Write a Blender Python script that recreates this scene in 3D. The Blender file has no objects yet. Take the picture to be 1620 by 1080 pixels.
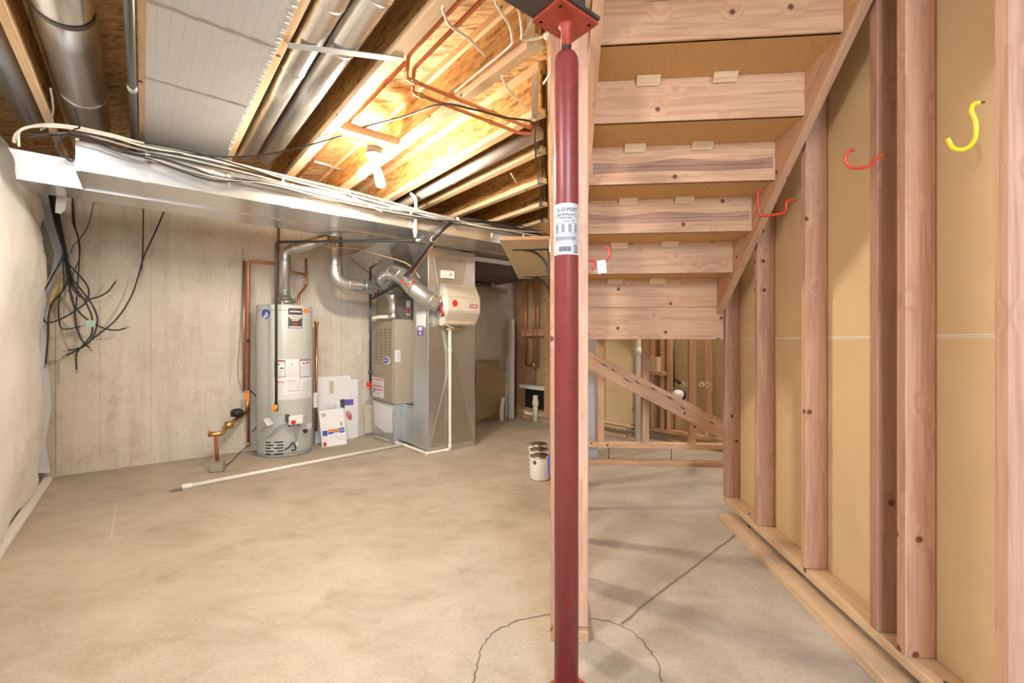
import bpy, math, random
from mathutils import Vector, Matrix, noise
random.seed(7)
S = bpy.context.scene
COL = S.collection
# ------------------------------------------------------------------ camera, world, lights, exposure
H = 1.11; F = 715.0; YAW = math.radians(4.8)
cam_d = bpy.data.cameras.new('camera'); cam = bpy.data.objects.new('camera', cam_d); COL.objects.link(cam)
cam_d.sensor_width = 36.0; cam_d.lens = 36.0 * F / 1620.0; cam_d.clip_start = 0.05
cam.location = (0, 0, H); cam.rotation_euler = (math.pi / 2, 0, YAW)
S.camera = cam
S.view_settings.view_transform = 'Standard'; S.view_settings.look = 'None'
S.view_settings.gamma = 1.0; S.view_settings.use_curve_mapping = False
S.view_settings.exposure = 0.95
WORLD = 2.0; BULB = 500.0; DAY = 120.0
w = bpy.data.worlds.new('world'); S.world = w; w.use_nodes = True
w.node_tree.nodes['Background'].inputs[0].default_value = (0.97, 0.98, 1.0, 1)
w.node_tree.nodes['Background'].inputs[1].default_value = WORLD

def area(name, loc, target, size, power, color):
    l = bpy.data.lights.new(name, 'AREA'); l.shape = 'RECTANGLE'; l.size = size[0]; l.size_y = size[1]
    l.energy = power; l.color = color
    o = bpy.data.objects.new(name, l); COL.objects.link(o); o.location = loc
    o.rotation_euler = (Vector(target) - Vector(loc)).to_track_quat('-Z', 'Y').to_euler()
    return o
area('window_daylight', (0.8, -2.9, 2.3), (-1.3, 3.0, 1.2), (1.8, 1.6), DAY, (0.42, 0.66, 1.0))
area('fill_behind', (0.7, -0.9, 2.3), (0.9, 1.8, 0.4), (0.5, 0.5), 9.0, (1.0, 0.93, 0.84))  # unseen fill light added behind the camera to brighten the steps

area('fill_room', (-1.3, 0.2, 2.2), (-2.2, 3.2, 1.1), (0.6, 0.6), 62.0, (1.0, 0.97, 0.94))  # added fill that lifts the left room; no fixture hangs here
area('fill_bath', (1.6, 5.0, 2.3), (1.5, 4.9, 0.0), (0.4, 0.4), 22.0, (1.0, 0.85, 0.66))  # invented fill brightening the far bathroom

# ------------------------------------------------------------------ frames
A = math.radians(44.1)
D2 = Vector((math.cos(A), math.sin(A), 0)); D1 = Vector((-math.sin(A), math.cos(A), 0)); UP = Vector((0, 0, 1))
FU = Matrix(((D2.x, D1.x, 0, 0), (D2.y, D1.y, 0, 0), (0, 0, 1, 0), (0, 0, 0, 1)))   # room axes (u, v, z) to world
ID = Matrix.Identity(4)
FWD = Vector((-math.sin(YAW), math.cos(YAW), 0)); RGT = Vector((math.cos(YAW), math.sin(YAW), 0))
CAM = Vector((0, 0, H))
def ray(px, py): return FWD + RGT * ((px - 810) / F) + UP * ((540 - py) / F)
def hit(px, py, n, d):
    r = ray(px, py); return CAM + r * ((d - n.dot(CAM)) / n.dot(r))
def pu(px, py, u): return hit(px, py, D2, u)
def pv(px, py, v): return hit(px, py, D1, v)
def pX(px, py, X): return hit(px, py, Vector((1, 0, 0)), X)
def pY(px, py, Y): return hit(px, py, Vector((0, 1, 0)), Y)
def pz(px, py, z): return hit(px, py, UP, z)
def pd(px, py, d): return CAM + ray(px, py) * d
def W(u, v, z): return D2 * u + D1 * v + UP * z
def uv(p): return (D2.dot(p), D1.dot(p), p.z)

# ------------------------------------------------------------------ materials
MATS = {}
def nt_new(name):
    m = bpy.data.materials.new(name); m.use_nodes = True; nt = m.node_tree
    b = nt.nodes['Principled BSDF']; MATS[name] = m
    return m, nt, b
def N(nt, t, **kw):
    n = nt.nodes.new(t)
    for k, v in kw.items():
        if k.startswith('i_'): n.inputs[k[2:]].default_value = v
        else: setattr(n, k, v)
    return n
def ramp(nt, stops):
    r = nt.nodes.new('ShaderNodeValToRGB'); e = r.color_ramp.elements
    e[0].position, e[0].color = stops[0][0], (*stops[0][1], 1)
    e[1].position, e[1].color = stops[-1][0], (*stops[-1][1], 1)
    for p, c in stops[1:-1]:
        x = e.new(p); x.color = (*c, 1)
    return r
def plain(name, col, rough=0.5, metal=0.0, spec=0.5, var=0.0, scale=20.0, bump=0.0, coat=0.0):
    m, nt, b = nt_new(name)
    b.inputs['Base Color'].default_value = (*col, 1); b.inputs['Roughness'].default_value = rough
    b.inputs['Metallic'].default_value = metal; b.inputs['Specular IOR Level'].default_value = spec
    if coat: b.inputs['Coat Weight'].default_value = coat
    if var or bump:
        tc = N(nt, 'ShaderNodeNewGeometry'); nz = N(nt, 'ShaderNodeTexNoise', i_Scale=scale, i_Detail=5.0)
        nt.links.new(tc.outputs['Position'], nz.inputs['Vector'])
        if var:
            r = ramp(nt, [(0.3, tuple(c * (1 - var) for c in col)), (0.7, tuple(min(1, c * (1 + var)) for c in col))])
            nt.links.new(nz.outputs['Fac'], r.inputs[0]); nt.links.new(r.outputs[0], b.inputs['Base Color'])
        if bump:
            bp = N(nt, 'ShaderNodeBump', i_Strength=bump, i_Distance=0.01)
            nt.links.new(nz.outputs['Fac'], bp.inputs['Height']); nt.links.new(bp.outputs[0], b.inputs['Normal'])
    return m
def wood(name, light, dark, knot=(0.16, 0.06, 0.025), knots=0.62):
    m, nt, b = nt_new(name); L = nt.links.new
    at = N(nt, 'ShaderNodeAttribute', attribute_name='gc'); oi = N(nt, 'ShaderNodeObjectInfo')
    mul = N(nt, 'ShaderNodeMath', operation='MULTIPLY'); mul.inputs[1].default_value = 37.0
    L(oi.outputs['Random'], mul.inputs[0])
    cmb = N(nt, 'ShaderNodeCombineXYZ'); L(mul.outputs[0], cmb.inputs[0]); L(mul.outputs[0], cmb.inputs[2])
    add = N(nt, 'ShaderNodeVectorMath', operation='ADD'); L(at.outputs['Vector'], add.inputs[0]); L(cmb.outputs[0], add.inputs[1])
    # knots
    sx = N(nt, 'ShaderNodeSeparateXYZ'); L(add.outputs[0], sx.inputs[0])
    s2 = N(nt, 'ShaderNodeMath', operation='ADD'); L(sx.outputs[1], s2.inputs[0]); L(sx.outputs[2], s2.inputs[1])
    c2 = N(nt, 'ShaderNodeCombineXYZ'); L(sx.outputs[0], c2.inputs[0]); L(s2.outputs[0], c2.inputs[1])
    vo = N(nt, 'ShaderNodeTexVoronoi', voronoi_dimensions='2D', i_Scale=6.0); L(c2.outputs[0], vo.inputs['Vector'])
    sc = N(nt, 'ShaderNodeSeparateColor'); L(vo.outputs['Color'], sc.inputs[0])
    gt = N(nt, 'ShaderNodeMath', operation='GREATER_THAN'); gt.inputs[1].default_value = knots; L(sc.outputs[0], gt.inputs[0])
    km = N(nt, 'ShaderNodeMapRange'); km.inputs['From Min'].default_value = 0.045; km.inputs['From Max'].default_value = 0.085
    km.inputs['To Min'].default_value = 1; km.inputs['To Max'].default_value = 0; L(vo.outputs['Distance'], km.inputs['Value'])
    kf = N(nt, 'ShaderNodeMath', operation='MULTIPLY'); L(km.outputs[0], kf.inputs[0]); L(gt.outputs[0], kf.inputs[1])
    # grain, bent round the knots
    kd = N(nt, 'ShaderNodeMapRange'); kd.inputs['From Min'].default_value = 0; kd.inputs['From Max'].default_value = 0.3
    kd.inputs['To Min'].default_value = 0.03; kd.inputs['To Max'].default_value = 0; L(vo.outputs['Distance'], kd.inputs['Value'])
    kv = N(nt, 'ShaderNodeCombineXYZ'); L(kd.outputs[0], kv.inputs[1]); L(kd.outputs[0], kv.inputs[2])
    a2 = N(nt, 'ShaderNodeVectorMath', operation='ADD'); L(add.outputs[0], a2.inputs[0]); L(kv.outputs[0], a2.inputs[1])
    mp = N(nt, 'ShaderNodeMapping'); mp.inputs['Scale'].default_value = (0.9, 14, 14); L(a2.outputs[0], mp.inputs[0])
    nz = N(nt, 'ShaderNodeTexNoise', i_Scale=1.6, i_Detail=2.0, i_Distortion=0.6); L(mp.outputs[0], nz.inputs['Vector'])
    sn = N(nt, 'ShaderNodeMath', operation='MULTIPLY'); sn.inputs[1].default_value = 19.0; L(nz.outputs['Fac'], sn.inputs[0])
    si = N(nt, 'ShaderNodeMath', operation='SINE'); L(sn.outputs[0], si.inputs[0])
    r = ramp(nt, [(0.0, light), (0.75, tuple((a + c) / 2 for a, c in zip(light, dark))), (1.0, dark)])
    mr = N(nt, 'ShaderNodeMapRange'); mr.inputs['From Min'].default_value = -1; L(si.outputs[0], mr.inputs['Value']); L(mr.outputs[0], r.inputs[0])
    mp3 = N(nt, 'ShaderNodeMapping'); mp3.inputs['Scale'].default_value = (3, 120, 120); L(add.outputs[0], mp3.inputs[0])
    fn = N(nt, 'ShaderNodeTexNoise', i_Scale=1.0, i_Detail=3.0); L(mp3.outputs[0], fn.inputs['Vector'])
    mx0 = N(nt, 'ShaderNodeMix', data_type='RGBA', blend_type='MULTIPLY'); mx0.inputs[0].default_value = 0.45
    fr = ramp(nt, [(0.3, (0.72, 0.68, 0.64)), (0.6, (1.05, 1.02, 1.0))]); L(fn.outputs['Fac'], fr.inputs[0])
    L(r.outputs[0], mx0.inputs[6]); L(fr.outputs[0], mx0.inputs[7])
    mx = N(nt, 'ShaderNodeMix', data_type='RGBA'); L(kf.outputs[0], mx.inputs[0]); L(mx0.outputs[2], mx.inputs[6]); mx.inputs[7].default_value = (*knot, 1)
    hs = N(nt, 'ShaderNodeHueSaturation'); L(mx.outputs[2], hs.inputs['Color'])
    vr = N(nt, 'ShaderNodeMapRange'); vr.inputs['To Min'].default_value = 0.88; vr.inputs['To Max'].default_value = 1.1; L(oi.outputs['Random'], vr.inputs['Value']); L(vr.outputs[0], hs.inputs['Value'])
    L(hs.outputs[0], b.inputs['Base Color']); b.inputs['Roughness'].default_value = 0.62; b.inputs['Specular IOR Level'].default_value = 0.3
    return m
def osb(name, cols, s=1.0, flake=1.0):
    m, nt, b = nt_new(name); L = nt.links.new
    g = N(nt, 'ShaderNodeAttribute', attribute_name='gc')
    outs = []
    for i, (ang, sc) in enumerate(((0.35, (7, 46, 46)), (-0.55, (6, 40, 40)), (1.35, (8, 52, 52)))):
        mp = N(nt, 'ShaderNodeMapping'); mp.inputs['Rotation'].default_value = (ang, 0, ang); mp.inputs['Scale'].default_value = tuple(x * s for x in sc)
        L(g.outputs['Vector'], mp.inputs[0])
        vo = N(nt, 'ShaderNodeTexVoronoi', i_Scale=1.0); L(mp.outputs[0], vo.inputs['Vector'])
        sp = N(nt, 'ShaderNodeSeparateColor'); L(vo.outputs['Color'], sp.inputs[0]); outs.append(sp.outputs[0])
    sel = N(nt, 'ShaderNodeTexNoise', i_Scale=14.0 * s, i_Detail=2.0); L(g.outputs['Vector'], sel.inputs['Vector'])
    m1 = N(nt, 'ShaderNodeMath', operation='GREATER_THAN'); m1.inputs[1].default_value = 0.5; L(sel.outputs['Fac'], m1.inputs[0])
    x1 = N(nt, 'ShaderNodeMix'); L(m1.outputs[0], x1.inputs[0]); L(outs[0], x1.inputs[2]); L(outs[1], x1.inputs[3])
    x2 = N(nt, 'ShaderNodeMix'); x2.inputs[0].default_value = 0.35; L(x1.outputs[0], x2.inputs[2]); L(outs[2], x2.inputs[3])
    r = ramp(nt, cols); L(x2.outputs[0], r.inputs[0]); L(r.outputs[0], b.inputs['Base Color'])
    bp = N(nt, 'ShaderNodeBump', i_Strength=0.25, i_Distance=0.003); L(x2.outputs[0], bp.inputs['Height']); L(bp.outputs[0], b.inputs['Normal'])
    b.inputs['Roughness'].default_value = 0.6
    return m
def galv(name, col=(0.62, 0.65, 0.66), rough=0.28, sp=25.0):
    m, nt, b = nt_new(name); L = nt.links.new
    g = N(nt, 'ShaderNodeNewGeometry'); vo = N(nt, 'ShaderNodeTexVoronoi', i_Scale=sp); L(g.outputs['Position'], vo.inputs['Vector'])
    s = N(nt, 'ShaderNodeSeparateColor'); L(vo.outputs['Color'], s.inputs[0])
    r = ramp(nt, [(0, tuple(c * 0.96 for c in col)), (1, tuple(min(1, c * 1.04) for c in col))]); L(s.outputs[0], r.inputs[0]); L(r.outputs[0], b.inputs['Base Color'])
    nz = N(nt, 'ShaderNodeTexNoise', i_Scale=5.0, i_Detail=4.0); L(g.outputs['Position'], nz.inputs['Vector'])
    mr = N(nt, 'ShaderNodeMapRange'); mr.inputs['To Min'].default_value = rough - 0.01; mr.inputs['To Max'].default_value = rough + 0.05; L(nz.outputs['Fac'], mr.inputs['Value']); L(mr.outputs[0], b.inputs['Roughness'])
    b.inputs['Metallic'].default_value = 0.92
    return m
def concrete(name, c0, c1, stain, s=1.0, rough=0.8, spots=True):
    m, nt, b = nt_new(name); L = nt.links.new
    g = N(nt, 'ShaderNodeNewGeometry')
    n1 = N(nt, 'ShaderNodeTexNoise', i_Scale=1.7 * s, i_Detail=9.0, i_Roughness=0.65, i_Distortion=0.4); L(g.outputs['Position'], n1.inputs['Vector'])
    r = ramp(nt, [(0.32, c0), (0.66, c1)]); L(n1.outputs['Fac'], r.inputs[0])
    n2 = N(nt, 'ShaderNodeTexNoise', i_Scale=4.5 * s, i_Detail=8.0, i_Roughness=0.7); L(g.outputs['Position'], n2.inputs['Vector'])
    mr = N(nt, 'ShaderNodeMapRange'); mr.inputs['From Min'].default_value = 0.55; mr.inputs['From Max'].default_value = 0.78; mr.inputs['To Max'].default_value = 0.8; L(n2.outputs['Fac'], mr.inputs['Value'])
    mx = N(nt, 'ShaderNodeMix', data_type='RGBA'); L(mr.outputs[0], mx.inputs[0]); L(r.outputs[0], mx.inputs[6]); mx.inputs[7].default_value = (*stain, 1)
    out = mx.outputs[2]
    if spots:
        vo = N(nt, 'ShaderNodeTexVoronoi', i_Scale=11.0); L(g.outputs['Position'], vo.inputs['Vector'])
        lt = N(nt, 'ShaderNodeMath', operation='LESS_THAN'); lt.inputs[1].default_value = 0.07; L(vo.outputs['Distance'], lt.inputs[0])
        m5 = N(nt, 'ShaderNodeMath', operation='MULTIPLY'); m5.inputs[1].default_value = 0.45; L(lt.outputs[0], m5.inputs[0])
        mx2 = N(nt, 'ShaderNodeMix', data_type='RGBA'); L(m5.outputs[0], mx2.inputs[0]); L(out, mx2.inputs[6]); mx2.inputs[7].default_value = (*(c * 0.5 for c in stain), 1)
        out = mx2.outputs[2]
    mps = N(nt, 'ShaderNodeMapping'); mps.inputs['Scale'].default_value = (7, 7, 0.7) if spots else (2.0, 3.6, 1); mps.inputs['Rotation'].default_value = (0, 0, 0) if spots else (0, 0, 0.6); L(g.outputs['Position'], mps.inputs[0])
    n4 = N(nt, 'ShaderNodeTexNoise', i_Scale=1.0 if spots else 1.4, i_Detail=8.0, i_Roughness=0.72, i_Distortion=0.8); L(mps.outputs[0], n4.inputs['Vector'])
    r4 = ramp(nt, [(0.34, (0.85, 0.82, 0.78)), (0.5, (0.98, 0.97, 0.96)), (0.7, (1.05, 1.05, 1.05))]); L(n4.outputs['Fac'], r4.inputs[0])
    m4 = N(nt, 'ShaderNodeMix', data_type='RGBA', blend_type='MULTIPLY'); m4.inputs[0].default_value = 1; L(out, m4.inputs[6]); L(r4.outputs[0], m4.inputs[7]); out = m4.outputs[2]
    n3 = N(nt, 'ShaderNodeTexNoise', i_Scale=90.0, i_Detail=3.0); L(g.outputs['Position'], n3.inputs['Vector'])
    r3 = ramp(nt, [(0.3, (0.88, 0.88, 0.88)), (0.7, (1.06, 1.06, 1.06))]); L(n3.outputs['Fac'], r3.inputs[0])
    m3 = N(nt, 'ShaderNodeMix', data_type='RGBA', blend_type='MULTIPLY'); m3.inputs[0].default_value = 1; L(out, m3.inputs[6]); L(r3.outputs[0], m3.inputs[7])
    L(m3.outputs[2], b.inputs['Base Color']); b.inputs['Roughness'].default_value = rough
    bp = N(nt, 'ShaderNodeBump', i_Strength=0.2, i_Distance=0.01); L(n2.outputs['Fac'], bp.inputs['Height']); L(bp.outputs[0], b.inputs['Normal'])
    return m

concrete('floor_concrete', (0.40, 0.35, 0.275), (0.54, 0.485, 0.395), (0.34, 0.27, 0.19), spots=False, rough=0.7)
concrete('wall_concrete', (0.60, 0.55, 0.465), (0.70, 0.655, 0.57), (0.44, 0.36, 0.27))
concrete('wall_concrete_dark', (0.42, 0.36, 0.28), (0.5, 0.44, 0.36), (0.30, 0.23, 0.17))
wood('pine', (0.64, 0.41, 0.25), (0.55, 0.325, 0.185))
wood('pine_pink', (0.61, 0.385, 0.275), (0.52, 0.305, 0.21))
wood('pine_pale', (0.76, 0.57, 0.37), (0.68, 0.49, 0.29), knots=0.8)
wood('pine_dark', (0.46, 0.27, 0.18), (0.38, 0.205, 0.13))
osb('osb', [(0.1, (0.26, 0.12, 0.04)), (0.35, (0.52, 0.30, 0.12)), (0.7, (0.64, 0.41, 0.18)), (0.95, (0.74, 0.54, 0.28))])
osb('osb_web', [(0.1, (0.27, 0.12, 0.035)), (0.4, (0.50, 0.27, 0.085)), (0.75, (0.60, 0.36, 0.13)), (1.0, (0.68, 0.46, 0.2))], s=1.2)
plain('particle', (0.58, 0.36, 0.15), 0.7, var=0.16, scale=160.0)
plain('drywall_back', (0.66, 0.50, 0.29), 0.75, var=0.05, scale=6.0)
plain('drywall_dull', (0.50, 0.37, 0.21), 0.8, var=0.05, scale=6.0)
plain('drywall_white', (0.62, 0.62, 0.62), 0.8)
galv('galv'); galv('galv_duct', (0.72, 0.72, 0.71), 0.24, 60.0); galv('galv_dull', (0.5, 0.47, 0.42), 0.4)
galv('foil', (0.78, 0.80, 0.82), 0.24, 60.0)
plain('red_paint', (0.23, 0.04, 0.04), 0.36, var=0.1, scale=30.0)
plain('red_metal', (0.42, 0.065, 0.04), 0.45, var=0.12, scale=25.0)
plain('steel_dark', (0.10, 0.085, 0.08), 0.5, 0.3, var=0.2)
plain('iron', (0.075, 0.08, 0.08), 0.4, 0.4); plain('thread', (0.12, 0.12, 0.13), 0.35, 0.8)
plain('copper', (0.62, 0.27, 0.14), 0.35, 0.85, var=0.12, scale=14.0); plain('brass', (0.55, 0.36, 0.14), 0.35, 0.9)
plain('solder', (0.55, 0.52, 0.48), 0.3, 0.9)
plain('pvc', (0.80, 0.77, 0.67), 0.35); plain('pvc_grey', (0.42, 0.37, 0.34), 0.45); plain('white', (0.82, 0.82, 0.80), 0.45)
plain('paper', (0.78, 0.79, 0.79), 0.6); plain('label_grey', (0.52, 0.54, 0.55), 0.55); plain('ink', (0.06, 0.06, 0.07), 0.6); plain('grey_print', (0.45, 0.46, 0.48), 0.6)
plain('plate_red', (0.42, 0.06, 0.09), 0.5); plain('tank', (0.54, 0.56, 0.53), 0.35, coat=0.2); plain('tank_dark', (0.34, 0.36, 0.35), 0.5)
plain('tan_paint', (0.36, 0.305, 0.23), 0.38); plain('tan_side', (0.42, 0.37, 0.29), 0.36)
plain('beige', (0.62, 0.56, 0.46), 0.42); plain('beige_dark', (0.50, 0.43, 0.33), 0.42)
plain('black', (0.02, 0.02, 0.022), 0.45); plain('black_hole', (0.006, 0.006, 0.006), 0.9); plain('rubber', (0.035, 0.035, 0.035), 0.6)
plain('cable_white', (0.74, 0.69, 0.60), 0.45); plain('cable_grey', (0.34, 0.35, 0.36), 0.45); plain('cable_tan', (0.6, 0.42, 0.26), 0.5)
plain('orange', (0.85, 0.26, 0.03), 0.5); plain('red', (0.62, 0.03, 0.02), 0.4); plain('blue', (0.04, 0.09, 0.42), 0.45)
plain('hook_red', (0.60, 0.05, 0.02), 0.32); plain('hook_yellow', (0.85, 0.58, 0.02), 0.32)
plain('purple', (0.16, 0.09, 0.42), 0.5); plain('pink', (0.62, 0.1, 0.15), 0.5); plain('gold', (0.55, 0.4, 0.2), 0.5)
plain('cardboard', (0.55, 0.49, 0.38), 0.8, var=0.06); plain('mint', (0.35, 0.6, 0.48), 0.5)
plain('blanket', (0.84, 0.84, 0.85), 0.34, var=0.02, scale=5.0, bump=0.3)
plain('plastic_sheet', (0.62, 0.66, 0.72), 0.22, bump=0.5, scale=14.0); plain('fibreglass', (0.55, 0.42, 0.2), 0.9, var=0.25, scale=40.0, bump=0.6)
plain('crack', (0.16, 0.115, 0.08), 0.9); plain('joint', (0.22, 0.165, 0.12), 0.9); plain('pale_joint', (0.62, 0.52, 0.40), 0.9)
plain('tan_board', (0.40, 0.31, 0.165), 0.6, var=0.05, scale=4.0); plain('insulation_dark', (0.035, 0.03, 0.032), 0.65)
plain('shelf_face', (0.62, 0.53, 0.36), 0.5); plain('chrome', (0.7, 0.7, 0.7), 0.15, 1.0)
m, nt, b = nt_new('bulb_glow'); b.inputs['Emission Color'].default_value = (1.0, 0.88, 0.70, 1); b.inputs['Emission Strength'].default_value = BULB
# return-air panning sheet: printed grid
m, nt, b = nt_new('panning'); L = nt.links.new
at = N(nt, 'ShaderNodeAttribute', attribute_name='gc')
bk = N(nt, 'ShaderNodeTexBrick', i_Scale=14.0); bk.offset = 0.0
bk.inputs['Color1'].default_value = (0.55, 0.56, 0.57, 1); bk.inputs['Color2'].default_value = (0.53, 0.54, 0.555, 1); bk.inputs['Mortar'].default_value = (0.40, 0.42, 0.45, 1)
bk.inputs['Mortar Size'].default_value = 0.012; bk.inputs['Row Height'].default_value = 0.35; bk.inputs['Brick Width'].default_value = 0.6
L(at.outputs['Vector'], bk.inputs['Vector']); L(bk.outputs['Color'], b.inputs['Base Color'])
b.inputs['Metallic'].default_value = 0.45; b.inputs['Roughness'].default_value = 0.42

# ------------------------------------------------------------------ mesh builder (authored in world space)
def norm(v): return Vector(v).normalized()
class MB:
    def __init__(s): s.v = []; s.g = []; s.f = []; s.sm = []
    def add(s, vs, fs, smooth=False, g=None):
        n = len(s.v); s.v += [Vector(x) for x in vs]; s.g += [Vector(x) for x in (g if g else vs)]
        s.f += [[i + n for i in f] for f in fs]; s.sm += [smooth] * len(fs); return s
    def box(s, lo, hi, M=ID, longest=True):
        lo = Vector(lo); hi = Vector(hi)
        c = [Vector((x, y, z)) for x in (lo.x, hi.x) for y in (lo.y, hi.y) for z in (lo.z, hi.z)]
        d = hi - lo; k = max(range(3), key=lambda i: d[i]); o = [k] + [i for i in range(3) if i != k]
        g = [Vector((p[o[0]], p[o[1]], p[o[2]])) if longest else p for p in c]
        return s.add([M @ p for p in c], [(0, 1, 3, 2), (4, 6, 7, 5), (0, 4, 5, 1), (2, 3, 7, 6), (0, 2, 6, 4), (1, 5, 7, 3)], False, g)
    def board(s, p0, p1, w_, t, side):
        """bar from p0 to p1; w_ across `side`, t across the third axis"""
        p0 = Vector(p0); p1 = Vector(p1); a = (p1 - p0); ln = a.length; a.normalize()
        sd = Vector(side); sd = (sd - a * sd.dot(a)).normalized(); th = a.cross(sd)
        vs, g = [], []
        for x in (0, ln):
            for y in (-w_ / 2, w_ / 2):
                for z in (-t / 2, t / 2):
                    vs.append(p0 + a * x + sd * y + th * z); g.append((x, y, z))
        return s.add(vs, [(0, 1, 3, 2), (4, 6, 7, 5), (0, 4, 5, 1), (2, 3, 7, 6), (0, 2, 6, 4), (1, 5, 7, 3)], False, g)
    def tube(s, pts, r, seg=10, smooth_path=0, caps=True, radii=None):
        pts = [Vector(p) for p in pts]
        if smooth_path:
            q = []
            for i in range(len(pts) - 1):
                p0 = pts[max(i - 1, 0)]; p1 = pts[i]; p2 = pts[i + 1]; p3 = pts[min(i + 2, len(pts) - 1)]
                for k in range(smooth_path):
                    t = k / smooth_path
                    q.append(0.5 * ((2 * p1) + (p2 - p0) * t + (2 * p0 - 5 * p1 + 4 * p2 - p3) * t * t + (3 * p1 - p0 - 3 * p2 + p3) * t ** 3))
            q.append(pts[-1]); pts = q
        n = len(pts); vs = []
        t0 = (pts[1] - pts[0]).normalized(); ref = Vector((0, 0, 1)) if abs(t0.z) < 0.9 else Vector((1, 0, 0))
        nrm = t0.cross(ref).normalized()
        for i, p in enumerate(pts):
            if i == 0: t = t0
            elif i == n - 1: t = (pts[i] - pts[i - 1]).normalized()
            else: t = ((pts[i + 1] - p).normalized() + (p - pts[i - 1]).normalized()).normalized()
            nrm = (nrm - t * nrm.dot(t)).normalized(); bi = t.cross(nrm)
            k = 1.0
            if 0 < i < n - 1:
                c = max(0.5, (pts[i] - pts[i - 1]).normalized().dot(t)); k = 1.0
            rr = radii[i] if radii else r
            for j in range(seg):
                a = 2 * math.pi * j / seg; vs.append(p + (nrm * math.cos(a) + bi * math.sin(a)) * rr * k)
        fs = [(i * seg + j, i * seg + (j + 1) % seg, (i + 1) * seg + (j + 1) % seg, (i + 1) * seg + j) for i in range(n - 1) for j in range(seg)]
        s.add(vs, fs, True)
        if caps:
            m_ = len(s.v) - len(vs)
            s.f.append([m_ + j for j in range(seg)][::-1]); s.f.append([m_ + (n - 1) * seg + j for j in range(seg)]); s.sm += [False, False]
        return s
    def cyl(s, p0, p1, r, seg=24, caps=True): return s.tube([p0, p1], r, seg, 0, caps)
    def lathe(s, c, prof, seg=32, M=None, axis=None):
        """prof: (r, h) pairs about `axis` through c"""
        c = Vector(c); ax = norm(axis) if axis else UP
        ref = Vector((1, 0, 0)) if abs(ax.x) < 0.9 else Vector((0, 1, 0)); e1 = (ref - ax * ref.dot(ax)).normalized(); e2 = ax.cross(e1)
        vs = []
        for r, h in prof:
            for j in range(seg):
                a = 2 * math.pi * j / seg; vs.append(c + ax * h + (e1 * math.cos(a) + e2 * math.sin(a)) * r)
        n = len(prof)
        fs = [(i * seg + j, i * seg + (j + 1) % seg, (i + 1) * seg + (j + 1) % seg, (i + 1) * seg + j) for i in range(n - 1) for j in range(seg)]
        return s.add(vs, fs, True)
    def prism(s, poly, off):
        """polygon (world points) pushed by vector off"""
        poly = [Vector(p) for p in poly]; off = Vector(off); n = len(poly)
        vs = poly + [p + off for p in poly]
        return s.add(vs, [list(range(n))[::-1], [i + n for i in range(n)]] + [(i, (i + 1) % n, (i + 1) % n + n, i + n) for i in range(n)])
    def build(s, name, mat, parent=None, bevel=0.0, **props):
        me = bpy.data.meshes.new(name); o = bpy.data.objects.new(name, me)
        if parent is not None:
            chain = []; q = parent
            mw = MW[parent.name]
            inv = mw.inverted(); o.parent = parent; MW[o.name] = mw
        else:
            lo = Vector([min(p[i] for p in s.v) for i in range(3)]); hi = Vector([max(p[i] for p in s.v) for i in range(3)])
            c = (lo + hi) / 2; c.z = lo.z; mw = Matrix.Translation(c); inv = mw.inverted(); o.location = c; MW[o.name] = mw
        me.from_pydata([inv @ p for p in s.v], [], s.f)
        me.polygons.foreach_set('use_smooth', s.sm)
        at = me.attributes.new('gc', 'FLOAT_VECTOR', 'POINT'); at.data.foreach_set('vector', [c for p in s.g for c in p])
        import bmesh
        bm = bmesh.new(); bm.from_mesh(me); bmesh.ops.recalc_face_normals(bm, faces=bm.faces); bm.to_mesh(me); bm.free()
        me.materials.append(MATS[mat]); me.update()
        COL.objects.link(o)
        if bevel:
            bv = o.modifiers.new('bevel', 'BEVEL'); bv.width = bevel; bv.segments = 1; bv.limit_method = 'ANGLE'
        for k, v in props.items(): o[k] = v
        return o
MW = {}
def thing(name, label, cat, loc, group=None, rot=0.0, parent=None):
    o = bpy.data.objects.new(name, None); o.empty_display_size = 0.1; COL.objects.link(o)
    o.location = loc; o.rotation_euler = (0, 0, rot); o['label'] = label; o['category'] = cat
    if group: o['group'] = group
    MW[o.name] = Matrix.Translation(Vector(loc)) @ Matrix.Rotation(rot, 4, 'Z')
    return o
def T(o, label, cat, group=None):
    o['label'] = label; o['category'] = cat
    if group: o['group'] = group
    return o
def struct(name, mb, mat, parent=None):
    o = mb.build(name, mat, parent)
    if parent is None: o['kind'] = 'structure'
    return o
def text2d(txt, size, font_shear=0.0, spacing=1.0):
    cu = bpy.data.curves.new('t', 'FONT'); cu.body = txt; cu.size = size; cu.align_x = 'CENTER'; cu.align_y = 'CENTER'; cu.shear = font_shear; cu.offset = size * 0.012; cu.space_character = spacing
    ob = bpy.data.objects.new('t', cu); COL.objects.link(ob)
    me = bpy.data.meshes.new_from_object(ob)
    vs = [v.co.copy() for v in me.vertices]; fs = [list(p.vertices) for p in me.polygons]
    bpy.data.objects.remove(ob); bpy.data.curves.remove(cu); bpy.data.meshes.remove(me)
    return vs, fs
def text_flat(mb, txt, size, o, ex, ey, nrm=0.0012):
    vs, fs = text2d(txt, size); o = Vector(o); ex = norm(ex); ey = norm(ey); n = ex.cross(ey)
    mb.add([o + ex * p.x + ey * p.y + n * nrm for p in vs], fs)
def quad(mb, o, ex, ey, w_, h_, t=0.0008):
    """thin printed patch centred on o"""
    o = Vector(o); ex = norm(ex); ey = norm(ey); n = ex.cross(ey)
    c = [o + ex * (a * w_ / 2) + ey * (b_ * h_ / 2) for a, b_ in ((-1, -1), (1, -1), (1, 1), (-1, 1))]
    return mb.prism(c, n * t)
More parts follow.
